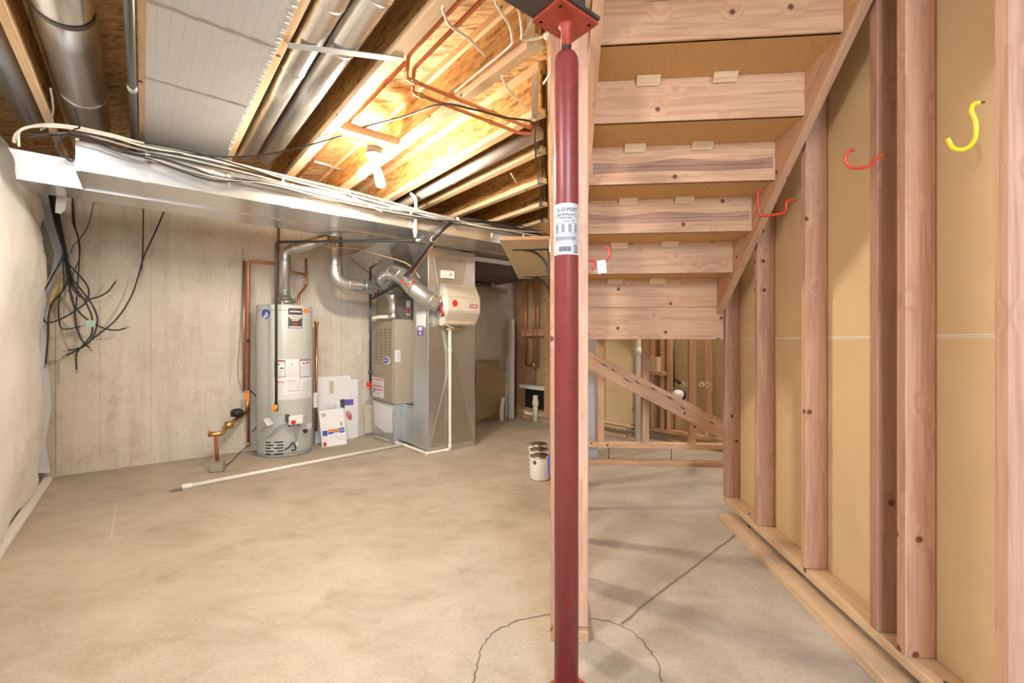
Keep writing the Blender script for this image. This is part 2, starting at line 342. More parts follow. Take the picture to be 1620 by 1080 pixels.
class Cyl:
    """patches and lettering wrapped on an upright cylinder; angle 0 faces `ang0`"""
    def __init__(s, c, r, ang0): s.c = Vector(c); s.r = r; s.a0 = ang0
    def pt(s, a, z, dr=0.0):
        t = s.a0 + a; return Vector((s.c.x + math.cos(t) * (s.r + dr), s.c.y + math.sin(t) * (s.r + dr), z))
    def patch(s, mb, a0, a1, z0, z1, dr=0.001, n=10):
        vs = []
        for i in range(n + 1):
            a = a0 + (a1 - a0) * i / n
            vs += [s.pt(a, z0, dr), s.pt(a, z1, dr), s.pt(a, z0, 0.0), s.pt(a, z1, 0.0)]
        fs = []
        for i in range(n):
            k = i * 4; fs += [(k, k + 4, k + 5, k + 1), (k + 2, k, k + 4, k + 6), (k + 1, k + 3, k + 7, k + 5)]
        fs += [(0, 1, 3, 2), (n * 4, n * 4 + 1, n * 4 + 3, n * 4 + 2)]
        mb.add(vs, fs, False)
    def text(s, mb, txt, size, a, z, dr=0.0016, shear=0.0):
        vs, fs = text2d(txt, size, shear)
        mb.add([s.pt(a + p.x / s.r, z + p.y, dr) for p in vs], fs)
# ================================================================== SETTING
ZJ = 2.35      # underside of joists
ZS = 2.63      # underside of subfloor
VW = 5.25; UL = -0.55; VT = 3.46; VT2 = 3.87; VT3 = 4.16; ZT = 2.057
fl = MB().box((-7, -3, -0.15), (6, 8.5, 0.0)); floor = struct('floor', fl, 'floor_concrete')
def ribbon(pts, wd, name, mat):
    mb = MB(); pts = [Vector(p) for p in pts]
    L_, R_ = [], []
    for i, p in enumerate(pts):
        t = (pts[min(i + 1, len(pts) - 1)] - pts[max(i - 1, 0)]).normalized(); n = Vector((-t.y, t.x, 0)) * wd * (0.5 if wd > 0.006 else (0.35 + 0.3 * random.random()))
        L_.append(p + n); R_.append(p - n)
    n = len(pts); vs = [Vector((p.x, p.y, 0.0012)) for p in L_ + R_]
    mb.add(vs, [(i, i + 1, n + i + 1, n + i) for i in range(n - 1)])
    return mb.build(name, mat, floor)
def wiggle(px, steps=5, amp=0.006):
    P = [pz(x, y, 0) for x, y in px]; out = []
    for a, b_ in zip(P[:-1], P[1:]):
        for k in range(steps):
            q = a.lerp(b_, k / steps); out.append(q + Vector((random.uniform(-amp, amp), random.uniform(-amp, amp), 0)))
    return out + [P[-1]]
ribbon(wiggle([(748, 1079), (756, 1060), (756, 1040), (766, 1018), (780, 1000), (803, 988), (832, 978), (879, 971)]), 0.0045, 'crack', 'crack')
ribbon(wiggle([(934, 978), (958, 982), (980, 987), (1003, 1000), (1024, 1022), (1040, 1045), (1048, 1079)]), 0.004, 'crack', 'crack')
ribbon(wiggle([(1167, 843), (1100, 895), (1040, 940), (983, 987)], 4, 0.003), 0.011, 'control_joint', 'joint')
ribbon([pz(760, 690, 0), pz(835, 714, 0), pz(866, 724, 0)], 0.008, 'control_joint', 'pale_joint')
ribbon([pz(184, 800, 0), pz(176, 850, 0)], 0.006, 'control_joint', 'pale_joint')

# poured concrete walls; the back wall carries its form seams
bw = MB().box((-0.9, VW, 0), (4.55, VW + 0.2, ZJ), FU); wall_back = struct('wall_back', bw, 'wall_concrete')
sm = MB()
for px in (158, 239, 364, 540): 
    u_, _, _ = uv(pv(px, 600, VW)); sm.box((u_ - 0.0018, VW - 0.0015, 0.08), (u_ + 0.0018, VW + 0.002, ZJ - 0.02), FU)
u_, _, _ = uv(pv(88, 600, VW)); sm.box((u_ - 0.004, VW - 0.002, 0.02), (u_ + 0.004, VW + 0.002, ZJ), FU)
sm.build('form_seam', 'wall_concrete_dark', wall_back)
rim = struct('trim_1', MB().box((-0.9, VW + 0.02, ZJ), (4.5, VW + 0.06, ZS), FU), 'osb_web')
struct('wall_left', MB().box((UL - 0.45, -1.5, 0), (UL - 0.25, VW + 0.2, ZJ + 0.28), FU), 'wall_concrete')
# subfloor
p = [W(-0.9, -1.6, ZS), W(1.2, -1.6, ZS), Vector((0.06, 0.2, ZS)), Vector((0.06, 8.0, ZS)), W(4.9, 5.5, ZS), W(-0.9, 5.5, ZS)]
cl = MB(); cl.prism(p, (0, 0, 0.02)); ceiling = struct('ceiling', cl, 'osb')
# sheet over the stair head and over the far rooms
cl2 = MB().box((0.06, -1.2, ZS), (1.35, 1.5, ZS + 0.02)); struct('ceiling_stair', cl2, 'osb')
cl3 = MB().box((0.06, 4.15, ZJ + 0.02), (4.4, 8.0, ZJ + 0.05)); struct('ceiling_far', cl3, 'osb')
# gypsum board on the far side of the right-hand studs
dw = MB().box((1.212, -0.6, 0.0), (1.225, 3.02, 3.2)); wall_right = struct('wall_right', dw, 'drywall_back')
s_ = MB().box((1.2105, -0.6, 1.128), (1.2125, 3.0, 1.131)); s_.box((1.2105, -0.6, 1.122), (1.2125, 3.0, 1.1245)); s_.build('seam', 'white', wall_right)
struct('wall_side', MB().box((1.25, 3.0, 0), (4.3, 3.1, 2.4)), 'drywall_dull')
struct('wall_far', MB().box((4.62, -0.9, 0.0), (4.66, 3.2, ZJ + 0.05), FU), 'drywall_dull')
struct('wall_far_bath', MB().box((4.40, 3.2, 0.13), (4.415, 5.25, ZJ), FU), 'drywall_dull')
struct('outer_light_block', MB().box((4.80, -1.2, 0.0), (4.86, 5.6, ZS), FU), 'drywall_dull')  # added behind the far walls to stop world light under the plates
struct('wall_grey', MB().box((0.30, 4.35, 0.0), (0.45, 4.45, 2.3)), 'drywall_white')

# ================================================================== RIGHT WALL FRAMING
XS = 1.12
stud_names = [
    (3.00, 'reddish pine stud at the landing corner, farthest along the right wall', 'pine_pink'),
    (2.55, 'pine stud with a big knot low down, second from the landing corner', 'pine_pink'),
    (2.085, 'pine stud with ink-stamped grade marks, carrying the square red hook', 'pine_pink'),
    (1.652, 'darker knotty pine stud pressed close beside a lighter one', 'pine_dark'),
    (1.527, 'pine stud holding the round red hook, nearer of the close pair', 'pine_pink'),
    (1.204, 'wide looking near pine stud that carries the yellow hook', 'pine_pink'),
]
for y, lab, mt in stud_names:
    s = MB().board((XS + 0.0445, y + 0.019, 0.112), (XS + 0.0445, y + 0.019, 3.15), 0.089, 0.038, (1, 0, 0)).build('wall_stud', mt, bevel=0.002)
    T(s, lab, 'stud', 'studs of the right wall')
s = MB().board((XS + 0.0445, -0.6, 0.093), (XS + 0.0445, 3.04, 0.093), 0.089, 0.036, (1, 0, 0)).build('bottom_plate', 'pine_pale', bevel=0.002)
T(s, 'hanging bottom plate that the right wall studs stand on', 'plate')
for yy in (2.72, 1.42, 0.4):
    MB().cyl((XS + 0.03, yy, 0.02), (XS + 0.03, yy, 0.118), 0.0045, 8).build('spike', 'steel_dark', s)
s = MB().board((1.10, -0.6, 0.019), (1.10, 2.93, 0.019), 0.089, 0.038, (1, 0, 0)).build('floor_plate', 'pine_pale', bevel=0.002)
T(s, 'long pine floor plate on the concrete under the hanging right wall', 'plate')
s = MB().board((XS + 0.0445, -0.6, 3.17), (XS + 0.0445, 3.04, 3.17), 0.089, 0.038, (1, 0, 0)).build('top_plate', 'pine', bevel=0.002)
T(s, 'top plate above the right wall studs', 'plate')

def hook(label, mat, pts, r, tagpts=None):
    mb = MB().tube(pts, r, 10, 5); o = mb.build('utility_hook', mat); T(o, label, 'hook')
    MB().tube([Vector(pts[0]), Vector(pts[0]) + (Vector(pts[0]) - Vector(pts[1])).normalized() * 0.012], r * 0.55, 8).build('screw_tip', 'thread', o)
    return o
hook('yellow vinyl coated hook on the nearest stud', 'hook_yellow', [pY(x, y, 1.222) for x, y in ((1549, 163), (1540, 165), (1537, 176), (1544, 195), (1542, 221), (1526, 236), (1508, 234), (1499, 219))], 0.0052)
hook('round red hook on the nearer stud of the close pair', 'hook_red', [pY(x, y, 1.545) for x, y in ((1397, 246), (1389, 248), (1375, 262), (1355, 266), (1342, 262), (1338, 250), (1342, 240), (1351, 237))], 0.0048)
hook('square bent red hook beside the sloping stair stringer', 'hook_red', [pY(x, y, 2.10) for x, y in ((1256, 317), (1245, 318), (1243, 331), (1238, 337), (1210, 341), (1202, 338), (1199, 318), (1200, 304), (1208, 302))], 0.0058)
h4 = hook('red hook with a white price tag by the steel post', 'hook_red', [pY(x, y, 2.2) for x, y in ((931, 412), (938, 412), (946, 417), (957, 413), (964, 404), (964, 394), (957, 390))], 0.0058)
MB().tube([pY(944, 416, 2.2), pY(936, 428, 2.2)], 0.004, 8).build('hook_arm', 'hook_red', h4)
o_ = pY(952, 422, 2.19); g = MB(); quad(g, o_, (1, 0, 0.12), (-0.12, 0, 1), 0.041, 0.062, 0.002); tg = g.build('price_tag', 'paper', h4)
g = MB()
for k in range(5): quad(g, o_ + Vector((-0.006 + 0.001 * k, -0.0025, -0.018 + k * 0.007)), (1, 0, 0.12), (-0.12, 0, 1), 0.016, 0.003, 0.0006)
g.build('print', 'grey_print', tg)

# ================================================================== STAIR
XR = 1.065; XLs = 0.19
st = thing('staircase', 'underside of the wooden staircase with open-backed boxed steps', 'staircase', (0.62, 2.3, 1.33))
Y0 = 1.75; RUN = 0.25; Z0 = 2.24; RISE = 0.1815
for k in range(-1, 6):
    y = Y0 + RUN * k; zb = Z0 - RISE * k; y_next = y + RUN
    rs = MB().board((XLs - 0.0, y + 0.0, zb + (RISE - 0.0) / 2), (XR, y, zb + RISE / 2), RISE, 0.019, (0, 0, 1)).build('riser', 'pine', st, bevel=0.001)
    if k in (2, 3):
        g = MB(); n_ = 26; xs = [XLs + 0.02 + (XR - XLs - 0.03) * i / n_ for i in range(n_ + 1)]
        lo_ = [(x, y - 0.0097, zb + RISE * (0.30 + 0.06 * noise.noise(Vector((x * 3, k, 0))))) for x in xs]
        hi_ = [(x, y - 0.0097, zb + RISE * (0.58 + 0.09 * noise.noise(Vector((x * 4, k, 5))))) for x in xs]
        vs = [Vector(p_) for p_ in lo_ + hi_]; vs += [v_ - Vector((0, 0.0006, 0)) for v_ in vs]; m_ = n_ + 1
        g.add(vs, [(2 * m_ + i, 2 * m_ + i + 1, 3 * m_ + i + 1, 3 * m_ + i) for i in range(n_)], False, [Vector((v_.x, v_.z, 0)) for v_ in vs]); bk_ = g.build('wane', 'pine_dark', rs)
        g = MB(); vs = [Vector((x, y - 0.0107, zb + RISE * (0.44 + 0.03 * noise.noise(Vector((x * 9, k, 2)))) + s_ * (0.0012 + 0.0012 * noise.noise(Vector((x * 20, k, 1)))))) for s_ in (-1, 1) for x in xs]
        g.add(vs, [(i, i + 1, m_ + i + 1, m_ + i) for i in range(n_)]); g.build('bark_line', 'crack', rs)
    if k < 5:
        MB().box((XLs, y + 0.0, zb - 0.0), (XR, y_next + 0.035, zb + 0.026)).build('tread', 'particle', st)
    # glue blocks at the top of each riser
    if 0 <= k:
        for f_, x0 in ((0, 0.36 + 0.01 * (k % 2)), (1, 0.70 - 0.012 * k)):
            gb = MB(); a = 0.032
            zt = zb + RISE - 0.0005
            gb.prism([(x0, y - 0.0105, zt), (x0, y - 0.0105 - a, zt), (x0, y - 0.016, zt - a)], (0.098, 0, 0)); gb.build('glue_block', 'pine_pale', st)
# thin lip of subfloor under each riser back
for X0, X1 in ((XLs - 0.04, XLs), (XR, XR + 0.038)):
    poly = []
    ya = Y0 - 2 * RUN; yb = Y0 + 5 * RUN + 0.01
    zline = lambda y: 1.285 + 0.735 * (3.0 - y)
    poly.append((X0, yb, zline(yb) + 0.005)); 
    poly.append((X0, ya, zline(ya)))
    top = []
    for k in range(-2, 6):
        y = Y0 + RUN * k; zb = Z0 - RISE * k
        top += [(X0, y, zb + RISE), (X0, y, zb)] if k < 5 else [(X0, y, zb + RISE)]
    poly += [(X0, ya, Z0 + 3 * RISE)] + top[0:] + [(X0, yb, Z0 - RISE * 4)]
    mb = MB()
    # column slices keep the notched board simple
    for k in range(-2, 5):
        y = Y0 + RUN * k; y2 = y + RUN; zt = Z0 - RISE * k
        mb.prism([(X0, y, zline(y)), (X0, y2, zline(y2)), (X0, y2, zt), (X0, y, zt)], (X1 - X0, 0, 0))
    sg = MB(); sg.v = [v for v in mb.v]; sg.g = [Vector((v.y * 0.8 - v.z * 0.6, v.y * 0.6 + v.z * 0.8, v.x)) for v in mb.v]; sg.f = mb.f; sg.sm = mb.sm
    sg.build('stringer', 'pine', st)
s = MB().board((0.16, 3.02, 1.228), (1.112, 3.02, 1.228), 0.208, 0.038, (0, 0, 1)).build('landing_header', 'pine', bevel=0.002)
T(s, 'wide pine header board across the foot of the staircase underside', 'header')
s = MB().box((0.16, 3.045, 1.29), (1.2, 4.1, 1.315)).build('landing_deck', 'osb'); T(s, 'landing deck sheet behind the header at the stair foot', 'landing')
a = pY(925, 566, 3.9); b2 = pY(1150, 683, 3.9)
s = MB().board(a, b2, 0.14, 0.038, (0, 0, 1)).build('sloping_board', 'pine', bevel=0.002)
T(s, 'sloping pine board with dark bark marks under the landing', 'board')
g = MB()
dv = (b2 - a).normalized(); nv = Vector((-dv.z, 0, dv.x))
for t in (0.10, 0.17, 0.26, 0.33, 0.44, 0.55, 0.66, 0.86):
    c = a.lerp(b2, t) + nv * random.uniform(0.0, 0.04) + Vector((0, -0.0195, 0)); ln = random.uniform(0.06, 0.11)
    g.prism([c, c + dv * ln * 0.5 - nv * 0.008, c + dv * ln - nv * 0.004, c + dv * ln * 0.5 + nv * 0.003], (0, -0.0008, 0))
g.build('bark_mark', 'black', s)
# drywall beside the stair shaft, plus added cap and head panel blocking stray light
g = MB(); k0 = (Z0 + RISE + 0.03, Z0 - RISE * 4 + 0.03)
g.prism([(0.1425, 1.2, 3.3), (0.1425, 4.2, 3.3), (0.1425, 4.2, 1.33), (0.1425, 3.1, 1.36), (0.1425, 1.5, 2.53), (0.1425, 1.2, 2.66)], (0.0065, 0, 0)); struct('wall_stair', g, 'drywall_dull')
struct('shaft_light_cap', MB().box((0.1, 1.15, 3.3), (1.26, 4.3, 3.33)), 'drywall_dull')  # added lid that keeps world light out of the shaft
struct('shaft_light_block', MB().box((0.1, 1.15, ZS + 0.02), (1.212, 1.19, 3.3)), 'drywall_dull')  # unseen panel added to block light coming in over the stair head
# metal clip at the head of the stringers
for x, nm in ((XLs - 0.02, 'small galvanised angle clip on the left stringer beside the post plate'), (XR + 0.02, 'small galvanised angle clip at the top of the right stringer')):
    yy = 1.60; zc = zline(yy) - 0.002
    g = MB().board((x, yy, zc), (x, yy - 0.07, zc + 0.05), 0.036, 0.004, (1, 0, 0)).build('angle_clip', 'galv'); T(g, nm, 'bracket')

# ================================================================== LEFT STAIR WALL
lw = [(1.70, 'pale pine end stud just behind the red steel post'), (2.14, 'wall stud second from the post in the stair partition'), (2.56, 'wall stud third from the post in the stair partition'),
      (2.99, 'wall stud fourth from the post in the stair partition'), (3.42, 'wall stud fifth from the post in the stair partition'), (4.06, 'last wall stud at the far end of the stair partition')]
for y, lab in lw:
    s = MB().board((0.072, y + 0.019, 0.046), (0.072, y + 0.019, ZJ - 0.045), 0.14, 0.038, (1, 0, 0)).build('wall_stud', 'pine_pink' if y < 2 else 'pine', bevel=0.002)
    T(s, lab, 'stud', 'studs of the stair partition')
s = MB().board((0.072, 1.68, 0.021), (0.072, 4.10, 0.021), 0.14, 0.042, (1, 0, 0)).build('floor_plate', 'pine', bevel=0.003); T(s, 'floor plate of the stair partition, its rounded end behind the post', 'plate')
s = MB().board((0.072, 1.60, ZJ - 0.022), (0.072, 4.10, ZJ - 0.022), 0.14, 0.042, (1, 0, 0)).build('top_plate', 'pine_pale', bevel=0.002); T(s, 'top plate of the stair partition below the joist ends', 'plate')
s = MB().box((-0.012, 1.45, ZJ), (0.03, 5.2, ZS)).build('rim_board', 'pine_pale'); T(s, 'rim board the ceiling joists hang from beside the stairs', 'board')
s = MB().box((-0.008, 1.71, 0.61), (-0.001, 1.735, 0.675)).build('paint_strip', 'blue'); T(s, 'blue and white strip stuck low on the stair partition edge', 'sticker')
# ================================================================== STEEL POST AND BEAM
cp = pd(896, 540, 1.40); cx, cy = cp.x, cp.y
po = thing('steel_post', 'dark red adjustable steel post in the middle of the room', 'post', (cx, cy, 0))
PR = 0.0372
MB().lathe((cx, cy, 0), [(0.0, 0.012), (PR, 0.012), (PR, 1.965), (PR - 0.002, 1.985), (PR - 0.008, 1.998), (0.017, 2.0), (0, 2.0)], 40).build('tube', 'red_paint', po)
bp = MB(); bp.board((cx, cy, 0.006) - D2 * 0.09 if False else Vector((cx, cy, 0.006)) - D2 * 0.088, Vector((cx, cy, 0.006)) + D2 * 0.088, 0.15, 0.012, D1); bp.build('base_plate', 'red_metal', po, bevel=0.001)
ct = Vector((cx - 0.004, cy - 0.012, 2.091))
tp = MB().board(ct - D2 * 0.083, ct + D2 * 0.083, 0.122, 0.01, D1).build('top_plate', 'red_metal', po, bevel=0.001)
g = MB()
for a_, b_ in ((-0.062, 0.042), (-0.062, -0.042), (0.062, 0.042), (0.062, -0.042)):
    q = ct + D2 * a_ + D1 * b_; g.cyl(q + Vector((0, 0, -0.0052)), q + Vector((0, 0, -0.006)), 0.0055, 12)
g.build('bolt_hole', 'black_hole', tp)
MB().lathe((cx, cy, 0), [(0.015, 2.0), (0.015, 2.035)], 20).build('jack_screw', 'thread', po)
MB().lathe((cx, cy, 0), [(0.0, 2.022), (0.0165, 2.022), (0.0165, 2.075), (0.026, 2.087)], 24).build('screw_sleeve', 'red_metal', po)
ang = math.atan2(-cy, -cx)
C = Cyl((cx, cy, 0), PR, ang)
lb = MB(); C.patch(lb, -1.45, 1.35, 1.373, 1.528, 0.0009, 24); lab = lb.build('label', 'label_grey', po)
g = MB(); C.text(g, 'L-O-POST', 0.0145, 0.12, 1.508)
C.text(g, 'Steel Building Column', 0.0066, 0.05, 1.494); C.text(g, 'ADJUSTABLE', 0.0066, -0.1, 1.483); C.text(g, '3" O.D.   7\'-9"', 0.006, 0.2, 1.473)
for zz in (1.489, 1.4665, 1.436, 1.428, 1.415, 1.407): C.patch(g, -1.2, 1.1, zz, zz + 0.0006, 0.0014, 16)
for i in range(4):
    for k in range(9): C.patch(g, -0.95 + i * 0.55, -0.95 + i * 0.55 + 0.26, 1.462 - k * 0.0027, 1.4633 - k * 0.0027, 0.0014, 3)
for k in range(4): C.patch(g, -1.0, 0.85, 1.4245 - k * 0.0022, 1.4254 - k * 0.0022, 0.0014, 10)
a_ = -0.6
for k in range(16):
    w_ = random.choice((0.02, 0.035, 0.05)); C.patch(g, a_, a_ + w_, 1.382, 1.397, 0.0014, 1); a_ += w_ + random.choice((0.02, 0.03))
for e in ((0.62, 0.66, 1.38, 1.40), (0.95, 0.99, 1.38, 1.40), (0.62, 0.99, 1.398, 1.401), (0.62, 0.99, 1.379, 1.382), (0.73, 0.77, 1.384, 1.396), (0.84, 0.88, 1.384, 1.396)): C.patch(g, *e, 0.0014, 2)
g.build('lettering', 'ink', lab)
vb = D1.dot(Vector((cx, cy, 0))) - 0.012; ue = D2.dot(Vector((cx, cy, 0))) + 0.07
bm_ = thing('steel_beam', 'dark steel beam resting on the red post', 'beam', W(ue - 0.9, vb, 2.096), rot=A)
g = MB().box((ue - 1.5, vb - 0.063, 2.0965), (ue, vb + 0.063, 2.106), FU); g.box((ue - 1.5, vb - 0.063, 2.337), (ue, vb + 0.063, 2.3495), FU); g.build('flange', 'steel_dark', bm_)
MB().box((ue - 1.5, vb - 0.004, 2.106), (ue, vb + 0.004, 2.337), FU).build('web', 'steel_dark', bm_)

# ================================================================== CEILING JOISTS
def joist(u, v0, v1, label, hanger=True, wd=0.045):
    o = thing('ceiling_joist', label, 'joist', W(u, (v0 + v1) / 2, ZJ), 'wooden I-joists of the ceiling', rot=A + math.pi / 2)
    MB().board(W(u, v0, ZJ + 0.019), W(u, v1, ZJ + 0.019), wd, 0.038, D2).build('bottom_flange', 'pine_pale', o, bevel=0.002)
    MB().board(W(u, v0, ZS - 0.019), W(u, v1, ZS - 0.019), wd, 0.038, D2).build('top_flange', 'pine_pale', o)
    MB().box((u - 0.005, v0, ZJ + 0.038), (u + 0.005, v1, ZS - 0.038), FU).build('web', 'osb_web', o)
    if hanger:
        g = MB(); e = 0.05
        g.box((u - wd / 2 - 0.003, v0, ZJ - 0.003), (u + wd / 2 + 0.003, v0 + e, ZJ), FU)
        for s in (-1, 1): g.box((u + s * (wd / 2 + 0.0015) - 0.0015, v0, ZJ), (u + s * (wd / 2 + 0.0015) + 0.0015, v0 + e, ZS - 0.05), FU)
        g.build('joist_hanger', 'galv', o)
    return o
def vstart(u): return (u * math.cos(A) + 0.03) / math.sin(A)
joist(-0.408, -1.0, VW + 0.05, 'orange-lit joist at far left between two round ducts', False, 0.036)
joist(0.0, -1.0, VW + 0.05, 'joist beside the black pipe, left edge of the foil sheet', False, 0.03)
joist(0.452, -1.0, VW + 0.05, 'pale joist between the foil sheet and the twin silver ducts', False, 0.045)
joist(0.858, -0.6, VW + 0.05, 'joist holding the free end of the duct strap', False, 0.06)
joist(1.285, vstart(1.30), VW + 0.05, 'joist just right of the bare bulbs, crossed by the copper pipes', True, 0.055)
joist(1.69, vstart(1.71), VW + 0.05, 'joist on the left side of the grey drain pipe', True, 0.055)
joist(2.03, vstart(2.05), VW + 0.05, 'joist on the right side of the grey drain pipe', True, 0.055)
joist(2.43, vstart(2.45), VW + 0.05, 'dim joist third from last before the stair partition', True, 0.055)
joist(2.85, vstart(2.87), VW + 0.05, 'dim joist second from last, behind the trunk duct end', True, 0.055)
joist(3.24, vstart(3.26), VW + 0.05, 'last joist seen beyond the shelf', True, 0.055)
# wood block between joists
q = uv(pz(583, 219, ZJ))
s = MB().board(W(0.89, q[1], ZJ + 0.025), W(1.257, q[1], ZJ + 0.025), 0.05, 0.05, UP).build('wood_block', 'pine_pale', bevel=0.002); T(s, 'short wood block nailed between two joists above the bulbs', 'block')
q = uv(pz(688, 15, ZJ)); s = MB().board(W(0.82, q[1] - 0.3, ZJ + 0.05), W(0.82, q[1], ZJ + 0.05), 0.04, 0.03, UP)
# grey plastic drain pipe in the joist bay
g = MB().cyl(W(1.868, vstart(1.9) + 0.02, ZJ + 0.03), W(1.868, VW - 0.1, ZJ + 0.03), 0.043, 24).build('drain_pipe', 'pvc_grey'); T(g, 'grey plastic drain pipe slung between two joists', 'pipe')
g2 = MB().tube([W(1.868, 3.0, ZJ + 0.03), W(1.868, 3.03, ZJ + 0.03)], 0.047, 24).build('coupling', 'pvc_grey', g)

# ================================================================== DUCTS
def round_duct(name, label, u, z, r, v0, v1, mat, rings, group=None):
    o = thing(name, label, 'duct', W(u, (v0 + v1) / 2, z - r), group, rot=A)
    MB().tube([W(u, v0, z), W(u, v1, z)], r, 40).build('duct_tube', mat, o)
    for v in rings:
        MB().lathe(W(u, v, z), [(r, -0.012), (r + 0.003, -0.008), (r + 0.003, 0.008), (r, 0.012)], 40, axis=D1).build('seam_ring', mat, o)
    return o
round_duct('round_duct', 'large round silver duct at the upper left with a steel strap', -0.245, ZJ + 0.10, 0.100, 1.1, 3.75, 'galv_duct', (3.3,))
round_duct('round_duct', 'round silver duct at the far left edge above the blanket', -0.50, ZJ + 0.09, 0.075, 1.1, 3.8, 'galv_duct', ())
round_duct('round_duct', 'left one of the twin silver ducts beside the foil sheet', 0.553, ZJ + 0.06, 0.056, 1.1, VT + 0.1, 'galv_duct', (1.75, 2.3), 'twin silver ducts')
round_duct('round_duct', 'right one of the twin silver ducts beside the foil sheet', 0.677, ZJ + 0.062, 0.06, 1.1, VT + 0.1, 'galv_duct', (1.6, 2.0), 'twin silver ducts')
# strap on the large duct
g = MB()
for i in range(15):
    pass
arc = [W(-0.245 + 0.103 * math.cos(t), 2.5, ZJ + 0.10 + 0.103 * math.sin(t)) for t in [math.pi * (1.0 + i / 16.0) for i in range(17)]]
mb = MB(); n = len(arc)
vs = [p_ + D1 * s * 0.016 for p_ in arc for s in (-1, 1)]
mb.add(vs, [(2 * i, 2 * i + 1, 2 * i + 3, 2 * i + 2) for i in range(n - 1)], True)
s = mb.build('hanger_strap', 'steel_dark'); T(s, 'curved dark strap under the large round duct', 'strap')
pa = uv(pz(455, 70, ZJ)); pb = uv(pz(606, 80, ZJ))
s = MB().board(W(pa[0], pa[1], ZJ - 0.004), W(0.885, pb[1], ZJ - 0.004), 0.036, 0.003, D1).build('duct_strap', 'cable_grey'); T(s, 'straight steel strap carrying the twin silver ducts', 'strap')
# foil panning sheet
pn = MB().box((0.012, 1.1, ZJ - 0.006), (0.44, 3.95, ZJ - 0.002), FU, longest=False)
pn.g = [Vector((uv(p_)[0], uv(p_)[1], 0)) for p_ in pn.v]
pn = pn.build('foil_sheet', 'panning'); T(pn, 'printed foil return-air sheet stapled under the joists', 'sheet')
for v in (2.10, 2.72):
    g = MB()
    for k in range(14):
        u = 0.015 + k * 0.03; g.box((u, v - 0.009 + 0.004 * math.sin(k * 2.1), ZJ - 0.0075), (u + 0.0305, v + 0.009 + 0.004 * math.sin(k * 1.7 + 1), ZJ - 0.0062), FU)
    g.build('tape_seam', 'galv_dull', pn)
g = MB()
for k in range(60):
    v = 1.15 + k * 0.038 + random.uniform(-0.01, 0.01)
    for u in (0.432,): 
        g.board(W(u - 0.006, v, ZJ - 0.007), W(u + 0.012, v + random.uniform(-0.006, 0.006), ZJ - 0.007), 0.005, 0.003, D1)
g.build('staple_tuft', 'white', pn)['kind'] = 'stuff'
# black iron pipe left of the foil
s = MB().cyl(W(-0.037, 1.1, ZJ - 0.012), W(-0.037, 3.85, ZJ - 0.012), 0.0165, 16).build('iron_pipe', 'iron'); T(s, 'black iron pipe running along the left edge of the foil sheet', 'pipe')
MB().lathe(W(-0.037, 2.86, ZJ - 0.012), [(0.0165, -0.02), (0.021, -0.016), (0.021, 0.016), (0.0165, 0.02)], 16, axis=D1).build('coupling', 'galv', s)

# trunk ducts
tr = thing('trunk_duct', 'long rectangular sheet metal trunk duct across the room', 'duct', W(1.8, VT, ZT), rot=A)
u0 = uv(pv(121, 240, VT))[0]
def shell(lo, hi): return MB().box(lo, hi, FU)
shell((u0, VT, ZT), (4.28, VT2, 2.225)).build('duct_body', 'foil', tr, bevel=0.003)
g = MB()
for px in (228, 462, 536, 655):
    u = uv(pv(px, 300, VT))[0]; g.box((u - 0.012, VT - 0.003, ZT - 0.002), (u + 0.012, VT2, 2.226), FU)
u = uv(pv(857, 390, VT))[0]
g.box((3.55, VT - 0.003, ZT - 0.002), (3.57, VT2, 2.226), FU)
g.build('drive_cleat', 'foil', tr)
MB().box((u0 - 0.004, VT - 0.004, ZT - 0.003), (u0 + 0.012, VT2, 2.235), FU).build('end_cap', 'foil', tr)
MB().box((u0, VT2 - 0.012, ZT - 0.006), (4.28, VT2 + 0.008, ZT - 0.001), FU).build('seam_strip', 'galv_duct', tr)
# clips on the face
for px in (715, 608, 622):
    pass
tr2 = thing('trunk_duct', 'second trunk duct behind, reaching left to the white blanket', 'duct', W(1.0, VT2 + 0.15, ZT), rot=A)
shell((-0.66, VT2 + 0.004, ZT), (4.28, VT3, 2.235)).build('duct_body', 'foil', tr2, bevel=0.003)
g = MB().box((0.55, VT3 - 0.012, ZT - 0.004), (0.57, VT3 + 0.003, 2.236), FU)
for px in (228, 462): 
    u = uv(pv(px, 300, VT))[0]; g.box((u - 0.01, VT2 + 0.002, ZT - 0.003), (u + 0.01, VT3 + 0.003, 2.236), FU)
g.build('drive_cleat', 'foil', tr2)
# galvanised pipe and clamp on the trunk face
s = MB().tube([pv(232, 246, 3.40), pv(362, 280, 3.40)], 0.024, 20).build('metal_pipe', 'galv_duct'); T(s, 'silver pipe lying against the top of the trunk duct', 'pipe')
for px, py, r in ((232, 246, 0.027), (360, 279, 0.026)):
    c = pv(px, py, 3.40); MB().lathe(c, [(0.02, -0.014), (r, -0.01), (r, 0.01), (0.02, 0.014)], 18, axis=D2).build('pipe_clamp', 'solder', s)
s = MB().tube([pv(368, 283, 3.41), pv(560, 325, 3.41), pv(700, 352, 3.41)], 0.015, 14).build('metal_pipe', 'galv_dull'); T(s, 'dull grey conduit continuing along the trunk duct to the right', 'pipe')

